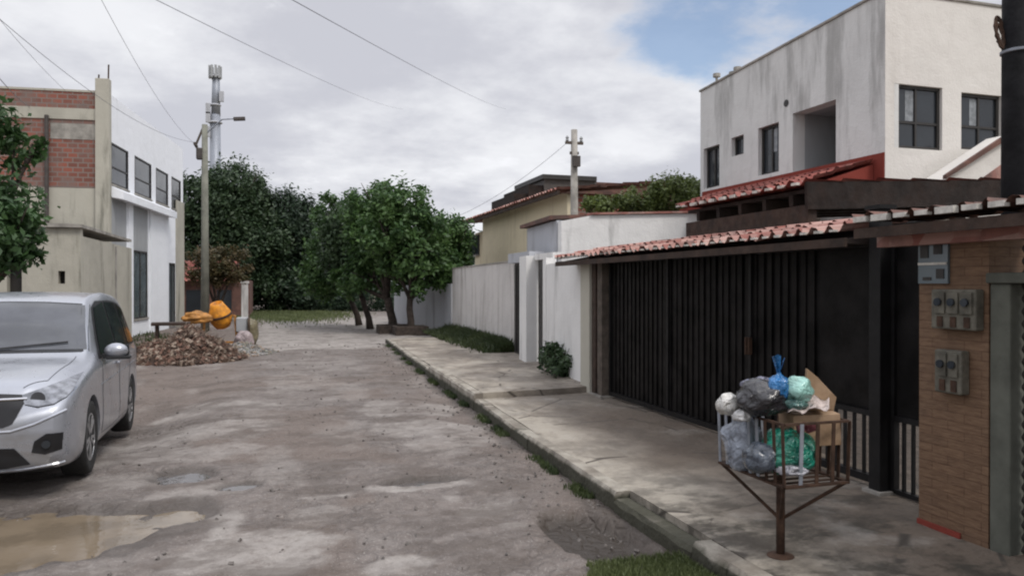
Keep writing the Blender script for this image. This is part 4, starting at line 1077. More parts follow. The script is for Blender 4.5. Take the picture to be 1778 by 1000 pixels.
for px, D in ((712, 24.9), (684, 25.6)):
    x, y = at(px, D); m = MB()
    m.box(x-.55, y-.45, 0, x+.55, y-.33, .30); m.box(x-.55, y+.33, 0, x+.55, y+.45, .30); m.box(x-.55, y-.32, 0, x-.43, y+.32, .30); m.box(x+.43, y-.32, 0, x+.55, y+.32, .30)
    m.box(x-.42, y-.32, .0, x+.42, y+.32, .24)
    tag(m.build('tree_planter', M['bark'], bevel=.02), 'dark stone planter around the forked street tree' if px == 712 else 'dark stone planter around the straight-trunked street tree', 'planter')
# clipped tree
xq, yq = at(378, 33)
tree(xq, yq, 2.5, [B(350,462,33,30,30), B(378,457,33,32,28), B(408,462,33,26,28), B(392,478,33,32,18)], 9000, .13, M['rusty_leaf'], 'clipped box-shaped tree with reddish undergrowth, in front of the small house', .12, .5, name='clipped_tree', seed=21, clumps=90, shell=.6)
# near-left tree
xq, yq = at(-30, 12.6)
tree(xq, yq, 5, [B(-25,215,12.6,66,60), B(-40,330,12.6,90,60), B(8,400,12.2,62,58), B(-40,440,12.4,70,46), B(30,258,12.8,38,34), B(20,435,12.3,38,40)], 6500, .15, M['fresh_leaf'], 'leafy tree at the left edge behind the silver car', .13, 1.6, seed=31, clumps=150, shell=.35)
# shrubs beyond the bungalow
xq, yq = at(1130, 18.6)
tree(xq, yq, 4, [B(1165,338,18.6,44,30), B(1110,350,18.6,40,18), B(1200,335,19,24,34), B(1050,356,18.6,36,12)], 9000, .10, M['shrub_leaf'], 'yellow green bushy tree behind the bungalow, left of the white house', .1, 1.6, name='bushy_tree', seed=41, clumps=140, shell=.5, z0=0)
xq, yq = at(1020, 23)
tree(xq, yq, 3, [B(1035,358,23,24,12), B(1010,352,23,14,14)], 1500, .12, M['shrub_leaf'], 'small green shrub top at the foot of the short utility pole', .06, 1.6, name='shrub', cat='shrub', seed=42, z0=0)
x0, y0 = at(515, 49)
hb = [((at(px, 48)[0], at(px, 48)[1], .7), (1.9, 1.2, 1.0+.35*math.sin(px))) for px in range(425, 700, 32)]
tag(leaves('hedge', hb, 16000, .17, M['deep_leaf'], None, 56, clumps=260, shell=.3), 'dark hedge running under the far trees at the end of the street', 'hedge')
# far wood closing the view
bl = [((x, 78+4*math.sin(x), 3.0+1.2*math.sin(x*.7)), (5.5, 4, 4.0+1.0*math.sin(x*1.3))) for x in np.arange(-46, 64, 5.0)]
tag(leaves('distant_trees', bl, 30000, .55, M['deep_leaf'], None, 55, clumps=700, shell=.3), 'dense dark belt of distant trees closing the view', 'trees', kind='stuff')
def strip_stuff(name, label, cat, mat, n, fn, h, w, seed, lean=.35):
    """grass or weeds: n blades, each a bent blade; fn(rng) gives x, y, z, height factor"""
    rng = random.Random(seed); V = []; F = []
    for i in range(n):
        x, y, z, k = fn(rng); a = rng.uniform(0, 6.283); hh = h*k*rng.uniform(.5, 1.2); ww = w*rng.uniform(.6, 1.3)
        dx, dy = math.cos(a), math.sin(a); b = rng.uniform(0, 6.283); lx_, ly_ = math.cos(b)*hh*lean*rng.random()*1.6, math.sin(b)*hh*lean*rng.random()*1.6
        s = len(V); V += [(x-dx*ww, y-dy*ww, z), (x+dx*ww, y+dy*ww, z), (x+dx*ww*.7+lx_*.4, y+dy*ww*.7+ly_*.4, z+hh*.6), (x-dx*ww*.7+lx_*.4, y-dy*ww*.7+ly_*.4, z+hh*.6), (x+lx_, y+ly_, z+hh*.95)]
        F += [(s, s+1, s+2, s+3), (s+3, s+2, s+4)]
    me = bpy.data.meshes.new(name); me.from_pydata(V, [], F); me.materials.append(mat); o = bpy.data.objects.new(name, me); COL.objects.link(o)
    return tag(o, label, cat, kind='stuff')
def fg(rng):
    while True:
        x = rng.uniform(1.50, 2.30); y = rng.uniform(3.4, 4.02)
        if mnoise.noise((x*3, y*3, 1))*.4+(x-1.65)*1.0+(3.95-y)*1.1 > .05: return x, y, (.02 if x < 2.35 else .10), .8
strip_stuff('grass', 'patch of bright green grass by the kerb in the near corner', 'grass', M['grass'], 9000, fg, .055, .0035, 1)
def fk(rng):
    y = rng.uniform(3.2, 21)
    while mnoise.noise((0, y*1.3, 9)) < .02 or rng.random() > .65: y = rng.uniform(3.2, 21)
    return kerb_x(y)-abs(rng.gauss(0, .045))-.005, y, -.02, .35+.6*rng.random()
strip_stuff('kerb_weeds', 'thin line of moss and weeds growing at the foot of the kerb', 'weeds', M['weed'], 9000, fk, .07, .006, 2)
def fw(rng):
    y = 14.3+7.4*rng.random()**.9+ (2.4 if rng.random() < .3 else 0); d = abs(rng.gauss(0, .22+.05*(y-15)*.5)); 
    if y < 16: y += 1.8
    return wall_x(y)-.04-min(d, .95), y, .12, .45+.75*math.exp(-d*3)
strip_stuff('wall_weeds', 'band of green weeds along the foot of the streaked white wall', 'weeds', M['weed'], 15000, fw, .30, .016, 3, .6)
def ff(rng):
    px = rng.gauss(500, 45); D = rng.gauss(41.5, 3.6); x, y = at(px, D); return x, y, -.02, 1
strip_stuff('verge_grass', 'green grass verge at the far end of the street', 'grass', M['grass'], 16000, ff, .16, .02, 4)
def fl(rng):
    x = rng.uniform(-4.6, -2.4); y = rng.uniform(17.5, 29); return x, y, -.02, (.3+.7*rng.random()) if mnoise.noise((x, y, 2)) > 0 else .2
strip_stuff('roadside_weeds', 'sparse low weeds along the left roadside', 'weeds', M['weed'], 3500, fl, .2, .014, 6)
# bush at the foot of the short wall
xb, yb = 4.28, 11.35
bs = thing('bush', (xb, yb, .2), 'dark dry bush at the foot of the short white wall', 'bush')
leaves('foliage', [((xb, yb-.1, .40), (.26, .55, .22)), ((xb+.05, yb+.25, .48), (.2, .35, .25))], 2600, .075, M['dark_leaf'], bs, 61, clumps=60, shell=.3)
m = MB(); rnd = random.Random(5)
for k in range(14): a = rnd.uniform(0, 6.28); m.tube([(xb, yb, .18), (xb+math.cos(a)*.1, yb+math.sin(a)*.25, .4), (xb+math.cos(a)*.2, yb+math.sin(a)*.45, .58+rnd.uniform(-.1,.1))], [.012, .008, .003], 5)
m.build('stem', M['bark'], bs)

# ================================================================== CABLES
def cable(a, b, sag, r, label):
    pts = [Vector(a).lerp(Vector(b), i/24)-Vector((0,0,sag*4*(i/24)*(1-i/24))) for i in range(25)]
    m = MB(); m.tube(pts, r*.45, 5); tag(m.build('overhead_cable', M['cable']), label, 'cable', 'overhead cables')
def pt(px, py, D): x, y = at(px, D); return (x, y, zz(py, D))
cable(pt(-140, -90, 9), (lx-.3, ly-.3, lz-.7), .5, .011, 'overhead cable dropping from the top left corner to the tall pale pole')
cable(pt(-60, 60, 9), pt(60, 190, 23.8), .15, .016, 'thick dark cable running down to the top of the brick wall')
cable(pt(-60, -40, 10), pt(172, 200, 24), .25, .008, 'thin cable running down to the corner column of the brick building')
cable(pt(120, -110, 10), (lx-.3, ly+.3, lz-.7), .4, .009, 'thin cable left of centre dropping to the tall pale pole')
cable(pt(150, -60, 8), pt(700, 190, 60), .3, .012, 'faint cable crossing the sky above the tall pale pole')
cable(pt(470, -20, 8), pt(880, 190, 60), .2, .012, 'faint cable crossing the sky in the middle')
cable((rx_-.2, ry_, rz_-.35), pt(770, 385, 27), .25, .012, 'cable sagging from the short grey pole down to the street trees')
cable(pt(190, 170, 24.0), pt(318, 262, 31), .25, .012, 'cable hanging along the top of the bright white street front')

# ================================================================== THE CAR
from mathutils.bvhtree import BVHTree
def pchip(xs, ys, x):
    xs, ys = np.array(xs, float), np.array(ys, float); h = np.diff(xs); d = np.diff(ys)/h
    m = np.zeros(len(xs)); m[0], m[-1] = d[0], d[-1]
    for i in range(1, len(xs)-1):
        if d[i-1]*d[i] > 0:
            w1, w2 = 2*h[i]+h[i-1], h[i]+2*h[i-1]; m[i] = (w1+w2)/(w1/d[i-1]+w2/d[i])
    i = int(np.clip(np.searchsorted(xs, x)-1, 0, len(h)-1)); t = (x-xs[i])/h[i]
    return (2*t**3-3*t*t+1)*ys[i]+(t**3-2*t*t+t)*h[i]*m[i]+(-2*t**3+3*t*t)*ys[i+1]+(t**3-t*t)*h[i]*m[i+1]
AX = .84
def make_car():
    xr, yr = -2.42, 7.28
    root = thing('minivan', (xr, yr, zroad(-1.6, 7.3)+.015), 'silver minivan parked at the left roadside, its dark windscreen facing us', 'car', rz=R(3.0), rx=R(-2.3))
    W = ([0,.04,.12,.3,.6,1.0,3.6,4.1,4.3,4.36], [.72,.785,.825,.855,.866,.868,.868,.845,.78,.68])
    ZB = ([0,.06,.4,1,3.6,4.1,4.36], [.23,.19,.17,.17,.18,.22,.32])
    ZT = ([0,.02,.06,.14,.3,.6,.95,1.10,1.5,1.88,2.2,2.8,3.5,4.0,4.18,4.30,4.36], [.72,.785,.835,.875,.915,.97,1.01,1.06,1.34,1.55,1.61,1.645,1.63,1.575,1.50,1.12,.92])
    ZE = ([0,.06,.14,.3,.6,1.0,2,3.5,4.2,4.36], [.66,.73,.77,.815,.865,.93,.97,1.02,1.02,.86])
    WT = ([0,.1,.5,1.0,1.2,1.88,2.6,3.6,4.1,4.36], [.52,.60,.69,.755,.745,.655,.665,.66,.64,.56])
    ys = sorted(set([0,.01,.02,.035,.05,.07,.09,.12,.15,.2,.25]+[.3+.06*i for i in range(63)]+[4.06,4.1,4.15,4.2,4.24,4.28,4.32,4.36]))
    def ring(y):
        w, zb, zt, ze, wt = (pchip(*T, y) for T in (W, ZB, ZT, ZE, WT))
        edge = .045 if y > 1.9 else .045*max(0, min(1, (y-1.0)/.9))+.03*(1-max(0, min(1, (y-1.0)/.9)))
        zr = max(zt-edge, ze+.008)
        wb = w*.965
        pts = [(0,zb),(w*.55,zb),(w*.86,zb+.005),(w*.965,zb+.06),(w,.40),(w*.995,.40+(ze-.40)*.45),(w*.992,ze-.075),(wb,ze),
               (wb+(wt-wb)*.45,ze+(zr-ze)*.48),(wt,zr),(wt*.86,zr+(zt-zr)*.62),(wt*.5,zt-(zt-zr)*.10),(0,zt)]
        out = []; P = [pts[0]]+pts+[(-pts[-2][0], pts[-2][1])]
        for i in range(1, len(P)-2):
            a, b, c, d = (np.array(P[k], float) for k in (i-1, i, i+1, i+2))
            for k in range(5):
                t = k/5; out.append(.5*((2*b)+(c-a)*t+(2*a-5*b+4*c-d)*t*t+(3*b-a-3*c+d)*t**3))
        out.append(np.array(pts[-1], float))
        return out
    V = []; nr = None
    for y in ys:
        rg = ring(y); full = [(p[0], p[1]) for p in rg]+[(-p[0], p[1]) for p in rg[-2:0:-1]]
        nr = len(full)
        for x, z in full:
            fade = max(0, 1-y/.7)**1.5
            s = lambda a, b, v: (lambda t: t*t*(3-2*t))(max(0, min(1, (v-a)/(b-a))))
            yo = (.085*s(.60,.80,z)+.05*s(.40,.24,z)+.02*s(.50,.40,z)*s(.30,.36,z))*fade
            V.append((x, y+yo-AX, z))
    F = [(i*nr+k, i*nr+(k+1)%nr, (i+1)*nr+(k+1)%nr, (i+1)*nr+k) for i in range(len(ys)-1) for k in range(nr)]
    # closing caps fanned to a centre point
    for r0, yy, zc in ((0, -AX, .45), (len(ys)-1, 4.365-AX, .6)):
        c = len(V); V.append((0, yy, zc))
        for k in range(nr): F.append((c, r0*nr+k, r0*nr+(k+1)%nr))
    b = MB(); b.add(V, F); body = b.build('body', M['car'], root, smooth=True, local=True)
    bvh = BVHTree.FromPolygons([Vector(v) for v in V], F)
    # cut the wheel arches
    c = MB()
    for yy in (0, 2.62):
        for sx in (-1, 1):
            c.lathe((sx*.75, yy, .32), [(.362, -.20), (.362, .20)], 40, 'x')
    cut = c.build('cutter', M['black_plastic'], root, local=True)
    md = body.modifiers.new('arch', 'BOOLEAN'); md.operation = 'DIFFERENCE'; md.object = cut; md.solver = 'EXACT'
    bpy.context.view_layer.update()
    dg = bpy.context.evaluated_depsgraph_get(); me = bpy.data.meshes.new_from_object(body.evaluated_get(dg))
    body.modifiers.clear(); body.data = me; bpy.data.objects.remove(cut, do_unlink=True)
    me.polygons.foreach_set('use_smooth', [True]*len(me.polygons))
    try: me.set_sharp_from_angle(angle=R(40))
    except Exception: pass
    def hit(kind, a, b_, off):
        """front: a=x b=z; side: a=y (from the nose) b=z, sign in kind; top: a=x, b=y"""
        if kind == 'front': o, d = Vector((a, -3, b_)), Vector((0, 1, 0))
        elif kind == 'screen': o, d = Vector((a, -3, b_)), Vector((0, 1, 0))
        elif kind == 'top': o, d = Vector((a, b_-AX, 4)), Vector((0, 0, -1))
        else: o, d = Vector((3*kind, a-AX, b_)), Vector((-kind, 0, 0))
        h, n, i, ds = bvh.ray_cast(o, d)
        if h is None: return None
        if n.dot(d) > 0: n = -n
        return h+n*off
    def panel(name, mat, kind, e1, e2, off, parent, nu=18, nv=8, smooth=True):
        def along(e, t):
            s = t*(len(e)-1); i = min(int(s), len(e)-2); f = s-i
            return e[i][0]*(1-f)+e[i+1][0]*f, e[i][1]*(1-f)+e[i+1][1]*f
        G = []
        for j in range(nv+1):
            row = []
            for i in range(nu+1):
                p, q = along(e1, i/nu), along(e2, i/nu); a = p[0]+(q[0]-p[0])*j/nv; bb = p[1]+(q[1]-p[1])*j/nv
                row.append(hit(kind, a, bb, off))
            G.append(row)
        last = None
        for r in G:
            for i in range(len(r)):
                if r[i] is None: r[i] = last or next(k for rr in G for k in rr if k is not None)
                last = r[i]
        m = MB(); m.grid(G); return m.build(name, M[mat], parent, smooth=smooth, local=True)
    def seam(kind, pts, r=.0035, mat='black_plastic', name='seam', par=None):
        P = []
        for i in range(len(pts)-1):
            for k in range(8):
                t = k/8; P.append(hit(kind, pts[i][0]+(pts[i+1][0]-pts[i][0])*t, pts[i][1]+(pts[i+1][1]-pts[i][1])*t, .0))
        P.append(hit(kind, *pts[-1], .0)); P = [p for p in P if p is not None]
        m = MB(); m.tube(P, r, 5); return m.build(name, M[mat], par or root, local=True)
    # windscreen
    panel('windscreen_seal', 'black_plastic', 'screen', [(-.775,1.045),(-.4,1.05),(0,1.052),(.4,1.05),(.775,1.045)], [(-.665,1.49),(-.3,1.515),(0,1.52),(.3,1.515),(.665,1.49)], .003, root, 30, 14)
    ws = panel('windscreen', 'windscreen', 'screen', [(-.755,1.065),(-.4,1.07),(0,1.072),(.4,1.07),(.755,1.065)], [(-.645,1.475),(-.3,1.50),(0,1.505),(.3,1.50),(.645,1.475)], .007, root, 30, 14)
    for xx in (-.55, .05):
        m = MB(); P = [hit('screen', xx+.55*t, 1.075+.05*t, .018) for t in (0,.33,.66,1)]; m.tube([p for p in P if p], .007, 5); m.build('wiper', M['black_plastic'], root, local=True)
    m = MB(); m.lathe((0, 0, 0), [(.04,-.12),(.05,0),(.04,.12)], 10, 'x'); mr = m.build('inner_mirror', M['black_plastic'], root, local=True); mr.location = (0, 1.72-AX, 1.40)
    for sx in (1, -1):
        panel('window_surround', 'black_plastic', sx, [(1.33,.965),(1.9,.985),(2.8,1.01),(3.5,1.03),(4.02,1.05)], [(1.86,1.455),(2.1,1.525),(2.8,1.55),(3.4,1.54),(3.86,1.47)], .003, root, 60, 8)
        panel('side_window', 'glass', sx, [(1.47,1.0),(2.40,1.02)], [(1.93,1.455),(2.40,1.52)], .008, root, 14, 8)
        panel('side_window', 'glass', sx, [(2.48,1.025),(3.24,1.045)], [(2.48,1.525),(3.20,1.525)], .008, root, 14, 8)
        panel('side_window', 'glass', sx, [(3.32,1.045),(3.92,1.07)], [(3.30,1.52),(3.80,1.46)], .008, root, 14, 8)
        hl = panel('headlight', 'lamp_glass', 'front', [(sx*.53,.695),(sx*.62,.675),(sx*.72,.69),(sx*.79,.735),(sx*.822,.79)], [(sx*.50,.765),(sx*.60,.80),(sx*.71,.84),(sx*.78,.875),(sx*.818,.89)], .008, root, 22, 8)
        m = MB(); p = hit('front', sx*.61, .735, .006)
        if p: m.lathe(p, [(.05, -.012), (.05, -.006), (.02, -.002)], 20, 'y'); m.build('lamp_bowl', M['windscreen'], hl, local=True)
        seam('front', [(sx*.53,.695),(sx*.62,.673),(sx*.72,.688),(sx*.79,.733),(sx*.82,.785)], .004, par=root)
        panel('fog_lamp_recess', 'black_plastic', 'front', [(sx*.58,.335),(sx*.67,.315),(sx*.775,.345)], [(sx*.60,.42),(sx*.68,.475),(sx*.785,.475)], .006, root, 12, 6)
        p = hit('front', sx*.68, .395, .012); m = MB(); m.lathe(p, [(.03,-.010),(.03,-.002),(.02,.0)], 18, 'y'); m.build('fog_lamp', M['glass'], root, local=True)
        # doors and handles
        seam(sx, [(1.33,.30),(1.36,.6),(1.36,.95)]); seam(sx, [(2.44,.28),(2.44,1.0)]); seam(sx, [(3.06,.36),(3.18,.62),(3.27,.78),(3.27,1.02)]); seam(sx, [(1.34,.28),(2.0,.27),(3.04,.30)])
        seam('top', [(sx*.70,1.02),(sx*.70,.7),(sx*.64,.25),(sx*.5,.13)], .0035)
        seam(sx, [(1.25,.735),(2.2,.77),(3.2,.81),(4.0,.84)], .006, 'car', 'crease')
        for yy, z_ in ((2.28,.885),(3.10,.905)):
            p = hit(sx, yy, z_, .022); m = MB(); m.box(p.x-.012, p.y-.09, p.z-.014, p.x+.012, p.y+.09, p.z+.014); m.build('door_handle', M['car'], root, local=True, bevel=.008)
        panel('tail_light', 'rust' if False else 'tail', sx, [(4.10,.78),(4.27,.80)], [(4.08,1.0),(4.24,1.0)], .006, root, 6, 8)
        # mirrors
        mi = MB(); rows = []
        for i in range(9):
            th = math.pi*i/8; rows.append((math.sin(th), -math.cos(th)))
        mi.lathe((0,0,0), [(max(.001, s_), c_) for s_, c_ in rows], 16)
        mh = mi.build('wing_mirror', M['car'], root, smooth=True, local=True); mh.scale = (.105, .07, .075); mh.location = (sx*.955, 1.50-AX, 1.035)
        m = MB(); m.bar((sx*.84, 1.50-AX, .985), (sx*.93, 1.50-AX, .995), .05); m.box(min(sx*.90, sx*1.06), 1.55-AX, .975, max(sx*.90, sx*1.06), 1.572-AX, 1.09); m.box(min(sx*.875, sx*1.08), 1.44-AX, .955, max(sx*.875, sx*1.08), 1.57-AX, .985)
        m.build('mirror_base', M['black_plastic'], root, local=True, bevel=.006)
        # dark arch liner and wheels
        for yy in (0, 2.62):
            m = MB(); n = 20
            G = [[(sx*x_, yy+.375*math.cos(a), .32+.375*math.sin(a)) for a in [math.pi*k/n for k in range(n+1)]] for x_ in (.50, .83)]
            m.grid(G); m.add(G[0], [tuple(range(n+1))]); m.build('wheel_arch', M['black_plastic'], root, local=True, solid=.004)
            m = MB(); prof = [(.20,-.09),(.24,-.1),(.285,-.104),(.308,-.095),(.317,-.07),(.3175,0),(.317,.07),(.308,.095),(.285,.104),(.24,.1),(.20,.09)]
            m.lathe((0,0,0), prof, 48, 'x'); wh = m.build('wheel', M['tyre'], root, smooth=True, local=True); wh.location = (sx*.755, yy, .317)
            m = MB(); m.lathe((0,0,0), [(.205, .060), (.205, .092), (.192, .094), (.186, .072), (.05, .055), (.05,.078), (.03,.082)] if sx > 0 else [(.205, -.060), (.205, -.092), (.192, -.094), (.186, -.072), (.05, -.055), (.05,-.078), (.03,-.082)], 40, 'x')
            for k in range(10):
                a = 2*math.pi*k/10+(.12 if k % 2 else -.12); c_, s_ = math.cos(a), math.sin(a)
                m.bar((sx*.082, c_*.04, s_*.04), (sx*.084, c_*.195, s_*.195), .026, .02, up=(1,0,0))
            m.build('rim', M['rim'], wh, local=True, smooth=False)
            m = MB(); m.lathe((0,0,0), [(.178, sx*.050), (.178, sx*.052)], 30, 'x'); m.build('brake_disc', M['black_plastic'], wh, local=True)
    for sx in (1, -1): seam('front', [(sx*.0,.505),(sx*.45,.505),(sx*.60,.55),(sx*.80,.64)], .012, 'car', 'bumper_crease')
    seam('front', [(-.78,.235),(-.5,.205),(0,.20),(.5,.205),(.78,.235)], .014, 'car', 'bumper_lip')
    gr = panel('grille', 'black_plastic', 'front', [(-.46,.56),(-.40,.535),(.40,.535),(.46,.56)], [(-.55,.765),(-.3,.785),(.3,.785),(.55,.765)], .006, root, 24, 8)
    for z_ in (.735,):
        m = MB(); P = [hit('front', x_, z_, .012) for x_ in np.linspace(-.54, .54, 17)]; m.tube([p for p in P if p], .011, 6); m.build('trim_bar', M['chrome'], gr, local=True)
    for z_ in (.575,.61,.645,.68):
        m = MB(); P = [hit('front', x_, z_, .010) for x_ in np.linspace(-.36, .36, 13)]; m.tube([p for p in P if p], .005, 5); m.build('slat', M['frame'], gr, local=True)
    panel('lower_intake', 'black_plastic', 'front', [(-.57,.245),(-.4,.225),(.4,.225),(.57,.245)], [(-.47,.375),(-.3,.385),(.3,.385),(.47,.375)], .006, root, 24, 6)
    panel('chin_spoiler', 'black_plastic', 'front', [(-.70,.185),(-.4,.175),(.4,.175),(.70,.185)], [(-.72,.205),(-.4,.197),(.4,.197),(.72,.205)], .012, root, 24, 3)
    m = MB(); p = hit('front', 0, .45, .012); m.box(-.2, p.y-.006, .39, .2, p.y+.004, .52); m.build('number_plate', M['grey_panel'], root, local=True, bevel=.004)
    m = MB(); p = hit('front', 0, .735, .02); m.box(-.07, p.y-.012, .722, .07, p.y+.01, .75); m.build('badge', M['orange'], root, local=True, bevel=.004)
    return root
M['tail'] = simple('tail light lens', (.22,.012,.012), .25, var=.3, bump=0)
make_car()

# ================================================================== WASTE BASKET ON ITS POST
def ico_points(n, seed): pass
def bag(name, c, r, mat, label, seed, knot=None, crinkle=.18, cat='bag', parent=None, squash=1.0):
    """a crumpled plastic bag: a sphere pushed about by ridged noise, optional tied neck"""
    rnd = random.Random(seed); m = MB(); nu, nv = 44, 28; G = []
    for j in range(nv+1):
        th = math.pi*j/nv; row = []
        for i in range(nu+1):
            ph = 2*math.pi*(i % nu)/nu; d = Vector((math.sin(th)*math.cos(ph), math.sin(th)*math.sin(ph), -math.cos(th)))
            k = 1+crinkle*(mnoise.noise(d*1.6+Vector((seed,0,0)))*1.1+(.5-abs(mnoise.noise(d*4.2+Vector((0,seed,0)))))*.55+(.5-abs(mnoise.noise(d*9+Vector((0,0,seed)))))*.3-.3)
            if knot and d.z > .55:
                t = (d.z-.55)/.45; k *= 1-.35*t
                p = Vector((d.x*r[0]*k*(1-t*.7), d.y*r[1]*k*(1-t*.7), d.z*r[2]*k+t*t*knot*.5))
            else: p = Vector((d.x*r[0]*k, d.y*r[1]*k, max(d.z, -.82)*r[2]*k))
            row.append(Vector(c)+p)
        G.append(row)
    m.grid(G)
    if knot:
        top = Vector(c)+Vector((0, 0, r[2]*.72+knot*.5))
        for k in range(5):
            a = rnd.uniform(0, 6.28); e = top+Vector((math.cos(a)*knot*.4, math.sin(a)*knot*.4, knot*(.5+.6*rnd.random())))
            s = top-Vector((0,0,knot*.45)); w = knot*.22; pv = Vector((-math.sin(a), math.cos(a), 0))
            m.add([s-pv*w*.5, s+pv*w*.5, e+pv*w, e+Vector((0,0,knot*.1)), e-pv*w], [(0,1,2,3,4)])
    o = m.build(name, mat, parent, smooth=True)
    return tag(o, label, cat, 'bags heaped in the waste basket' if name == 'rubbish_bag' else None) if parent is None else o
def plastic(name, col, rough=.2, trans=.0):
    t = NT(name); f = t.ramp(t.noise(14, 5, .6), .35, .65)
    t.set('Base Color', t.mix(f, tuple(k*.65 for k in col)+(1,), col+(1,))); t.set('Roughness', rough); t.set('Specular IOR Level', .5)
    t.set('Coat Weight', .5); t.set('Coat Roughness', .12)
    b = t.bump(t.noise(16, 3, .55, None, 2.0), .012); t.bump(t.noise(7, 2, .5, None, 3.0), .035, 1, b)
    return t.mat
BX, BY = 2.70, 3.58; BZ = .12
bk = thing('waste_basket', (BX, BY, BZ), 'rusty raised street waste basket on one post, overflowing with rubbish bags', 'waste basket')
m = MB(); m.tube([(BX, BY, BZ-.03), (BX, BY, .60)], .024, 12); m.build('post', M['rust'], bk, smooth=True)
m = MB(); m.lathe((BX, BY, BZ), [(.075,-.01),(.075,.008),(.03,.02)], 16); m.build('base_plate', M['rust'], bk)
x0, x1, y0, y1, z0, z1 = BX-.20, BX+.20, BY-.295, BY+.295, .60, .925
for sx in (-1, 1):
    for sy in (-1, 1):
        m = MB(); m.tube([(BX, BY, .33), (BX+sx*.20, BY+sy*.29, z0)], .010, 7); m.build('brace', M['rust'], bk)
m = MB()
for a, b in (((x0,y0),(x1,y0)),((x1,y0),(x1,y1)),((x1,y1),(x0,y1)),((x0,y1),(x0,y0))):
    m.bar((a[0],a[1],z0), (b[0],b[1],z0), .03, .012)
for k in range(9): yy = y0+(y1-y0)*k/8; m.bar((x0, yy, z0-.002), (x1, yy, z0-.002), .02, .006)
m.build('floor_frame', M['rust'], bk)
m = MB()
for a, b in (((x0,y0),(x1,y0)),((x1,y0),(x1,y1)),((x1,y1),(x0,y1)),((x0,y1),(x0,y0))): m.bar((a[0],a[1],z1), (b[0],b[1],z1), .018, .012)
m.build('rim', M['rust'], bk)
def flat(a, h0, h1, mat, lean):
    m = MB(); m.bar((a[0], a[1], h0), (a[0]+lean[0], a[1]+lean[1], h1), .022, .005, up=(1,0,0) if abs(lean[0]) > 0 else (0,1,0)); return m.build('bar', M[mat], bk)
for k in range(9):
    yy = y0+(y1-y0)*k/8
    flat((x0, yy), z0, z1, 'silver_bar' if k > 2 else 'rust', (-.012, 0)); flat((x1, yy), z0, z1, 'rust', (.012, 0))
for k in range(1, 4):
    xx = x0+(x1-x0)*k/4
    flat((xx, y0), z0, z1, 'silver_bar' if k < 2 else 'rust', (0, -.012)); flat((xx, y1), z0, z1, 'silver_bar', (0, .012))
def bp(px, py, D=None, off=0.0):
    D = (D or 4.15)+off; x, y = at(px, D); return (x, y, zz(py, D))
# what lies in and on it
bag('rubbish_bag', bp(1290, 770, 4.28), (.115, .12, .165), plastic('pale blue grey plastic', (.30,.335,.40)), 'pale blue grey bag standing inside the left end of the basket', 3, crinkle=.22)
bag('rubbish_bag', bp(1368, 783, 4.05), (.150, .14, .125), plastic('green plastic', (.012,.20,.135)), 'dark green bag lying at the bottom of the basket', 5, crinkle=.22)
bag('rubbish_bag', bp(1322, 795, 4.02), (.10, .10, .085), plastic('dark grey plastic', (.07,.085,.11)), 'dark blue grey bag at the bottom of the basket, left of the green bag', 6)
bag('rubbish_bag', bp(1375, 815, 3.96), (.085, .07, .035), plastic('dirty white plastic', (.42,.42,.46)), 'crumpled dirty white bag at the basket floor above the post', 7, crinkle=.3)
bag('rubbish_bag', bp(1265, 702, 4.25), (.068, .065, .065), plastic('white plastic', (.66,.64,.60)), 'small white bag on the left rim of the basket', 8, crinkle=.16)
bag('rubbish_bag', bp(1288, 722, 4.10), (.05, .05, .035), plastic('greyish white plastic', (.50,.49,.48)), 'scrap of greyish white plastic just below the small white bag', 18, crinkle=.35)
bag('rubbish_bag', bp(1330, 690, 4.12), (.17, .14, .105), plastic('black plastic', (.022,.020,.024), .25), 'large black bag on top of the basket', 9, crinkle=.22)
bag('rubbish_bag', bp(1318, 672, 4.18), (.10, .08, .06), plastic('violet grey plastic', (.16,.16,.23)), 'violet grey bag draped over the large black bag', 10, crinkle=.25)
bag('rubbish_bag', bp(1352, 672, 4.05), (.062, .06, .085), plastic('bright blue plastic', (.015,.17,.44)), 'bright blue knotted bag at the top of the heap', 11, knot=.075, crinkle=.22)
bag('rubbish_bag', bp(1385, 676, 4.05), (.088, .08, .072), plastic('pale mint plastic', (.33,.60,.53)), 'pale mint green bag right of the bright blue bag', 12, crinkle=.2)
bag('rubbish_bag', bp(1380, 700, 4.04), (.07, .07, .035), plastic('dull teal plastic', (.10,.22,.20)), 'dull teal bag squeezed under the pale mint green bag', 13, crinkle=.2)
def cardmat():
    t = NT('corrugated cardboard'); f = t.ramp(t.noise(8, 6, .6), .35, .7)
    t.set('Base Color', t.mix(f, (.26,.165,.095,1), (.38,.26,.165,1))); t.set('Roughness', .85); t.bump(t.noise(3, 2, .5, t.map(t.pos, (60, 60, 2))), .002)
    return t.mat
CARD = cardmat()
bxo = thing('cardboard_box', bp(1405, 740, 4.15), 'brown cardboard box wedged in the right end of the basket', 'box')
c = Vector(bxo.location); ax = Vector((.93,-.30,.05)).normalized(); ay = Vector((.30,.95,0)).normalized(); az = ax.cross(ay)
m = MB(); m.obox(c, ax, ay, az, .125, .12, .085); m.build('body', CARD, bxo, bevel=.004)
m = MB(); m.obox(c+az*.0865, ax, ay, az, .126, .03, .0015); m.build('tape', plastic('brown tape', (.20,.12,.06)), bxo)
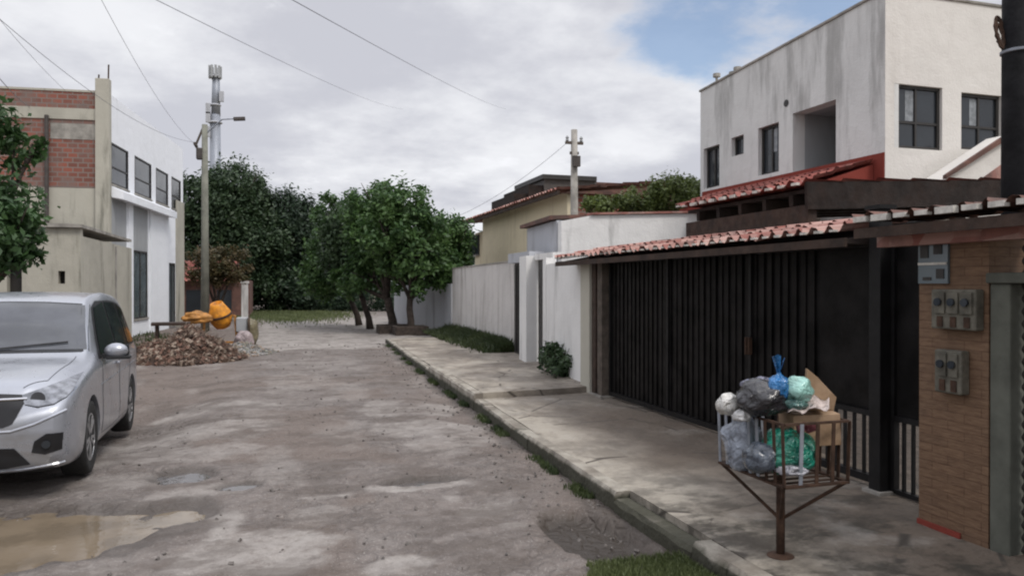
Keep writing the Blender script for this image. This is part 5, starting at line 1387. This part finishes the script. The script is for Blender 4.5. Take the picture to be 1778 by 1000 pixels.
# torn standing flap of card
m = MB(); a = [bp(1398, 702, 4.12), bp(1402, 640, 4.12), bp(1420, 655, 4.13), bp(1453, 690, 4.16), bp(1446, 722, 4.16), bp(1425, 735, 4.15)]
m.prism(a, (.012, .03, .0)); tag(m.build('cardboard_sheet', CARD, bevel=.002), 'torn pointed piece of brown cardboard sticking up from the heap', 'cardboard')
m = MB(); G = []
for j in range(9):
    row = []
    for i in range(15):
        p = Vector(bp(1368+5.2*i, 716-1.5*j-(i*.55), 3.98)); p += Vector((.013*j, .016*j, .018*mnoise.noise((i*.5, j*.6, 2))+.012*math.sin(i*.9)))
        row.append(p)
    G.append(row)
m.grid(G); tag(m.build('paper_sheet', plastic('dirty pinkish paper', (.62,.52,.48), .8), solid=.003, smooth=True), 'crumpled pinkish white paper lying in front of the cardboard', 'paper')
m = MB()
for k in range(2):
    a = bp(1392+k*16, 742, 3.98); m.obox(a, (1,.1,.2), (0,1,0), (-.2,0,1), .028, .01, .022)
tag(m.build('paper_label', plastic('maroon printed card', (.16,.04,.05), .6)), 'maroon printed scraps on the side of the cardboard box', 'scrap')

# ================================================================== RUBBLE HEAP, SAND, MIXER
HXc, HYc = at(318, 16.6)
def heap(name, cx, cy, rx, ry, h, mat, label, cat, seed, chunks=0, cmats=None, size=(.03,.10), twigs=0):
    rng = random.Random(seed); m = MB(); G = []
    def hz(u, v):
        r = math.sqrt(u*u+v*v); return max(0, 1-r**1.25)*h*(1+.55*mnoise.noise((u*1.8+seed, v*1.8, 0))) + mnoise.noise((u*6, v*6, seed))*.05*h/.6
    n = 46
    for j in range(n+1):
        row = []
        for i in range(n+1):
            u, v = -1.15+2.3*i/n, -1.15+2.3*j/n; x, y = cx+u*rx, cy+v*ry
            row.append((x, y, hz(u, v)-.05*(u*u+v*v > 1)*3+zroad(x, y)*.5))
        G.append(row)
    m.grid(G); mats = [mat]
    if chunks:
        mats += cmats
        for k in range(twigs):
            a = rng.uniform(0, 6.283); r = rng.random()**.5*1.12; u, v = r*math.cos(a), r*math.sin(a)
            p = Vector((cx+u*rx, cy+v*ry, hz(u, v)+.01)); d = Vector((u+rng.gauss(0,.6), v+rng.gauss(0,.6), rng.uniform(-.4,.7))).normalized()*rng.uniform(.10,.42)
            m.mi = 1+rng.randrange(len(cmats)); q = d.orthogonal().normalized()*.05*rng.uniform(-1,1)
            m.tube([p-d*.4, p+q, p+d*.6], [.008, .006, .003], 4, cap=False)
        for k in range(chunks):
            a = rng.uniform(0, 6.283); r = rng.random()**.6*1.12; u, v = r*math.cos(a), r*math.sin(a)
            s = rng.uniform(*size)*(1.3 if rng.random() < .12 else 1)
            q = Vector((rng.gauss(0,1), rng.gauss(0,1), rng.gauss(0,1))).normalized(); q2 = q.orthogonal().normalized(); q3 = q.cross(q2)
            m.mi = 1+rng.randrange(len(cmats))
            m.obox((cx+u*rx, cy+v*ry, hz(u, v)+s*.15+.01), q, q2, q3, s*rng.uniform(.5,1.5), s*rng.uniform(.4,.8), s*rng.uniform(.2,.5))
    return tag(m.build(name, mats), label, cat, kind='stuff')
M['rub1'] = simple('rubble brown', (.13,.085,.062), .95, var=.45, scale=9, bump=.01)
M['rub2'] = simple('rubble pale', (.30,.235,.185), .95, var=.3, scale=9, bump=.01)
M['rub3'] = simple('rubble dark', (.065,.042,.032), .95, var=.4, scale=9, bump=.01)
M['rub4'] = simple('rubble reddish', (.15,.085,.062), .95, var=.4, scale=9, bump=.01)
M['sand'] = simple('grey gravel', (.27,.26,.25), .95, var=.35, scale=7, bump=.02)
heap('rubble_heap', HXc, HYc+.3, 1.16, 1.4, .68, M['rub1'], 'heap of brown broken rubble and dry debris beside the road', 'rubble', 2, 2600, [M['rub1'], M['rub2'], M['rub3'], M['rub4']], (.02,.06), 1500)
sx_, sy_ = at(420, 18.2)
heap('gravel_heap', sx_, sy_, .75, .9, .22, M['sand'], 'low spread of pale grey gravel right of the rubble heap', 'gravel', 7, 700, [M['sand'], M['rub2'], M['pale_concrete']], (.01,.035))
bx_, by_ = at(297, 17.6)
m = MB(); m.obox((bx_, by_, zz(562, 17.6)), (1,.1,.0), (-.1,1,.05), (0,-.05,1), .42, .16, .03); m.obox((bx_-.3, by_, zz(562, 17.6)-.25), (1,0,0), (0,1,0), (0,0,1), .03, .12, .24); m.obox((bx_+.3, by_, zz(562, 17.6)-.25), (1,0,0), (0,1,0), (0,0,1), .03, .12, .24)
tag(m.build('plank_bench', M['brown_wood']), 'dark rough plank trestle standing behind the rubble heap', 'trestle')
MD = 19.6; mx, my = at(382, MD)
mxr = thing('cement_mixer', (mx, my, 0), 'orange drum cement mixer standing behind the rubble heap', 'cement mixer')
Q = Matrix.Rotation(R(-14), 3, 'Y') @ Matrix.Rotation(R(18), 3, 'X')
m = MB(); m.lathe((mx, my, zz(548, MD)), [(.08,-.36),(.19,-.31),(.27,-.14),(.29,.02),(.27,.10),(.18,.29),(.155,.36),(.14,.36),(.16,.28)], 28, Q); m.build('drum', M['orange'], mxr, smooth=True)
m = MB(); m.lathe((mx, my, zz(548, MD)), [(.29,-.01),(.31,0),(.31,.04),(.29,.05)], 28, Q); m.build('ring_gear', M['rust'], mxr)
m = MB(); zc_ = zz(548, MD)
for sx in (-1, 1): m.bar((mx+sx*.37, my-.05, zc_), (mx+sx*.42, my+.05, .12), .06); 
m.bar((mx-.44, my, .15), (mx+.44, my, .15), .06); m.bar((mx-.37, my, zc_), (mx-.22, my, zc_), .05); m.bar((mx+.37, my, zc_), (mx+.22, my, zc_), .05)
m.bar((mx, my-.5, .1), (mx, my+.5, .1), .06)
m.build('frame', M['orange_fabric'], mxr)
for sy in (-1, 1):
    m = MB(); m.lathe((mx-.44, my+sy*.3, .2), [(.12,-.04),(.2,-.04),(.2,.04),(.12,.04),(.05,.03)], 20, 'x'); m.build('wheel', M['tyre'], mxr)
m = MB(); m.box(mx+.40, my-.2, .42, mx+.68, my+.2, .80); m.build('motor_box', M['grey_panel'], mxr, bevel=.03)
m = MB(); m.box(mx+.44, my-.14, .0, mx+.56, my-.06, .42); m.box(mx+.44, my+.06, .0, mx+.56, my+.14, .42); m.build('leg', M['black_plastic'], mxr)
m = MB(); m.lathe((mx+.72, my-.1, .66), [(.19,-.015),(.22,-.015),(.22,.015),(.19,.015)], 24, 'x'); m.build('handwheel', M['rust'], mxr)
ox, oy = at(340, 19.0)
bag('plastic_sheet', (ox, oy, zz(552, 19)), (.34, .25, .17), M['orange_fabric'], 'crumpled orange plastic sheet left of the mixer drum', 15, cat='plastic sheet', crinkle=.35)
# barrow / sacks right of the mixer
ox, oy = at(424, 19.4)
bag('cement_sack', (ox, oy, .22), (.24, .22, .26), plastic('dusty pink grey sack', (.36,.29,.29), .9), 'dusty pinkish grey sack standing right of the mixer', 16, cat='sack', crinkle=.2)
ox, oy = at(436, 20.6)
bag('cement_sack', (ox, oy, .35), (.20, .22, .40), plastic('olive sack', (.20,.17,.10), .9), 'taller olive brown sack right of the pinkish grey sack', 17, cat='sack', crinkle=.2)
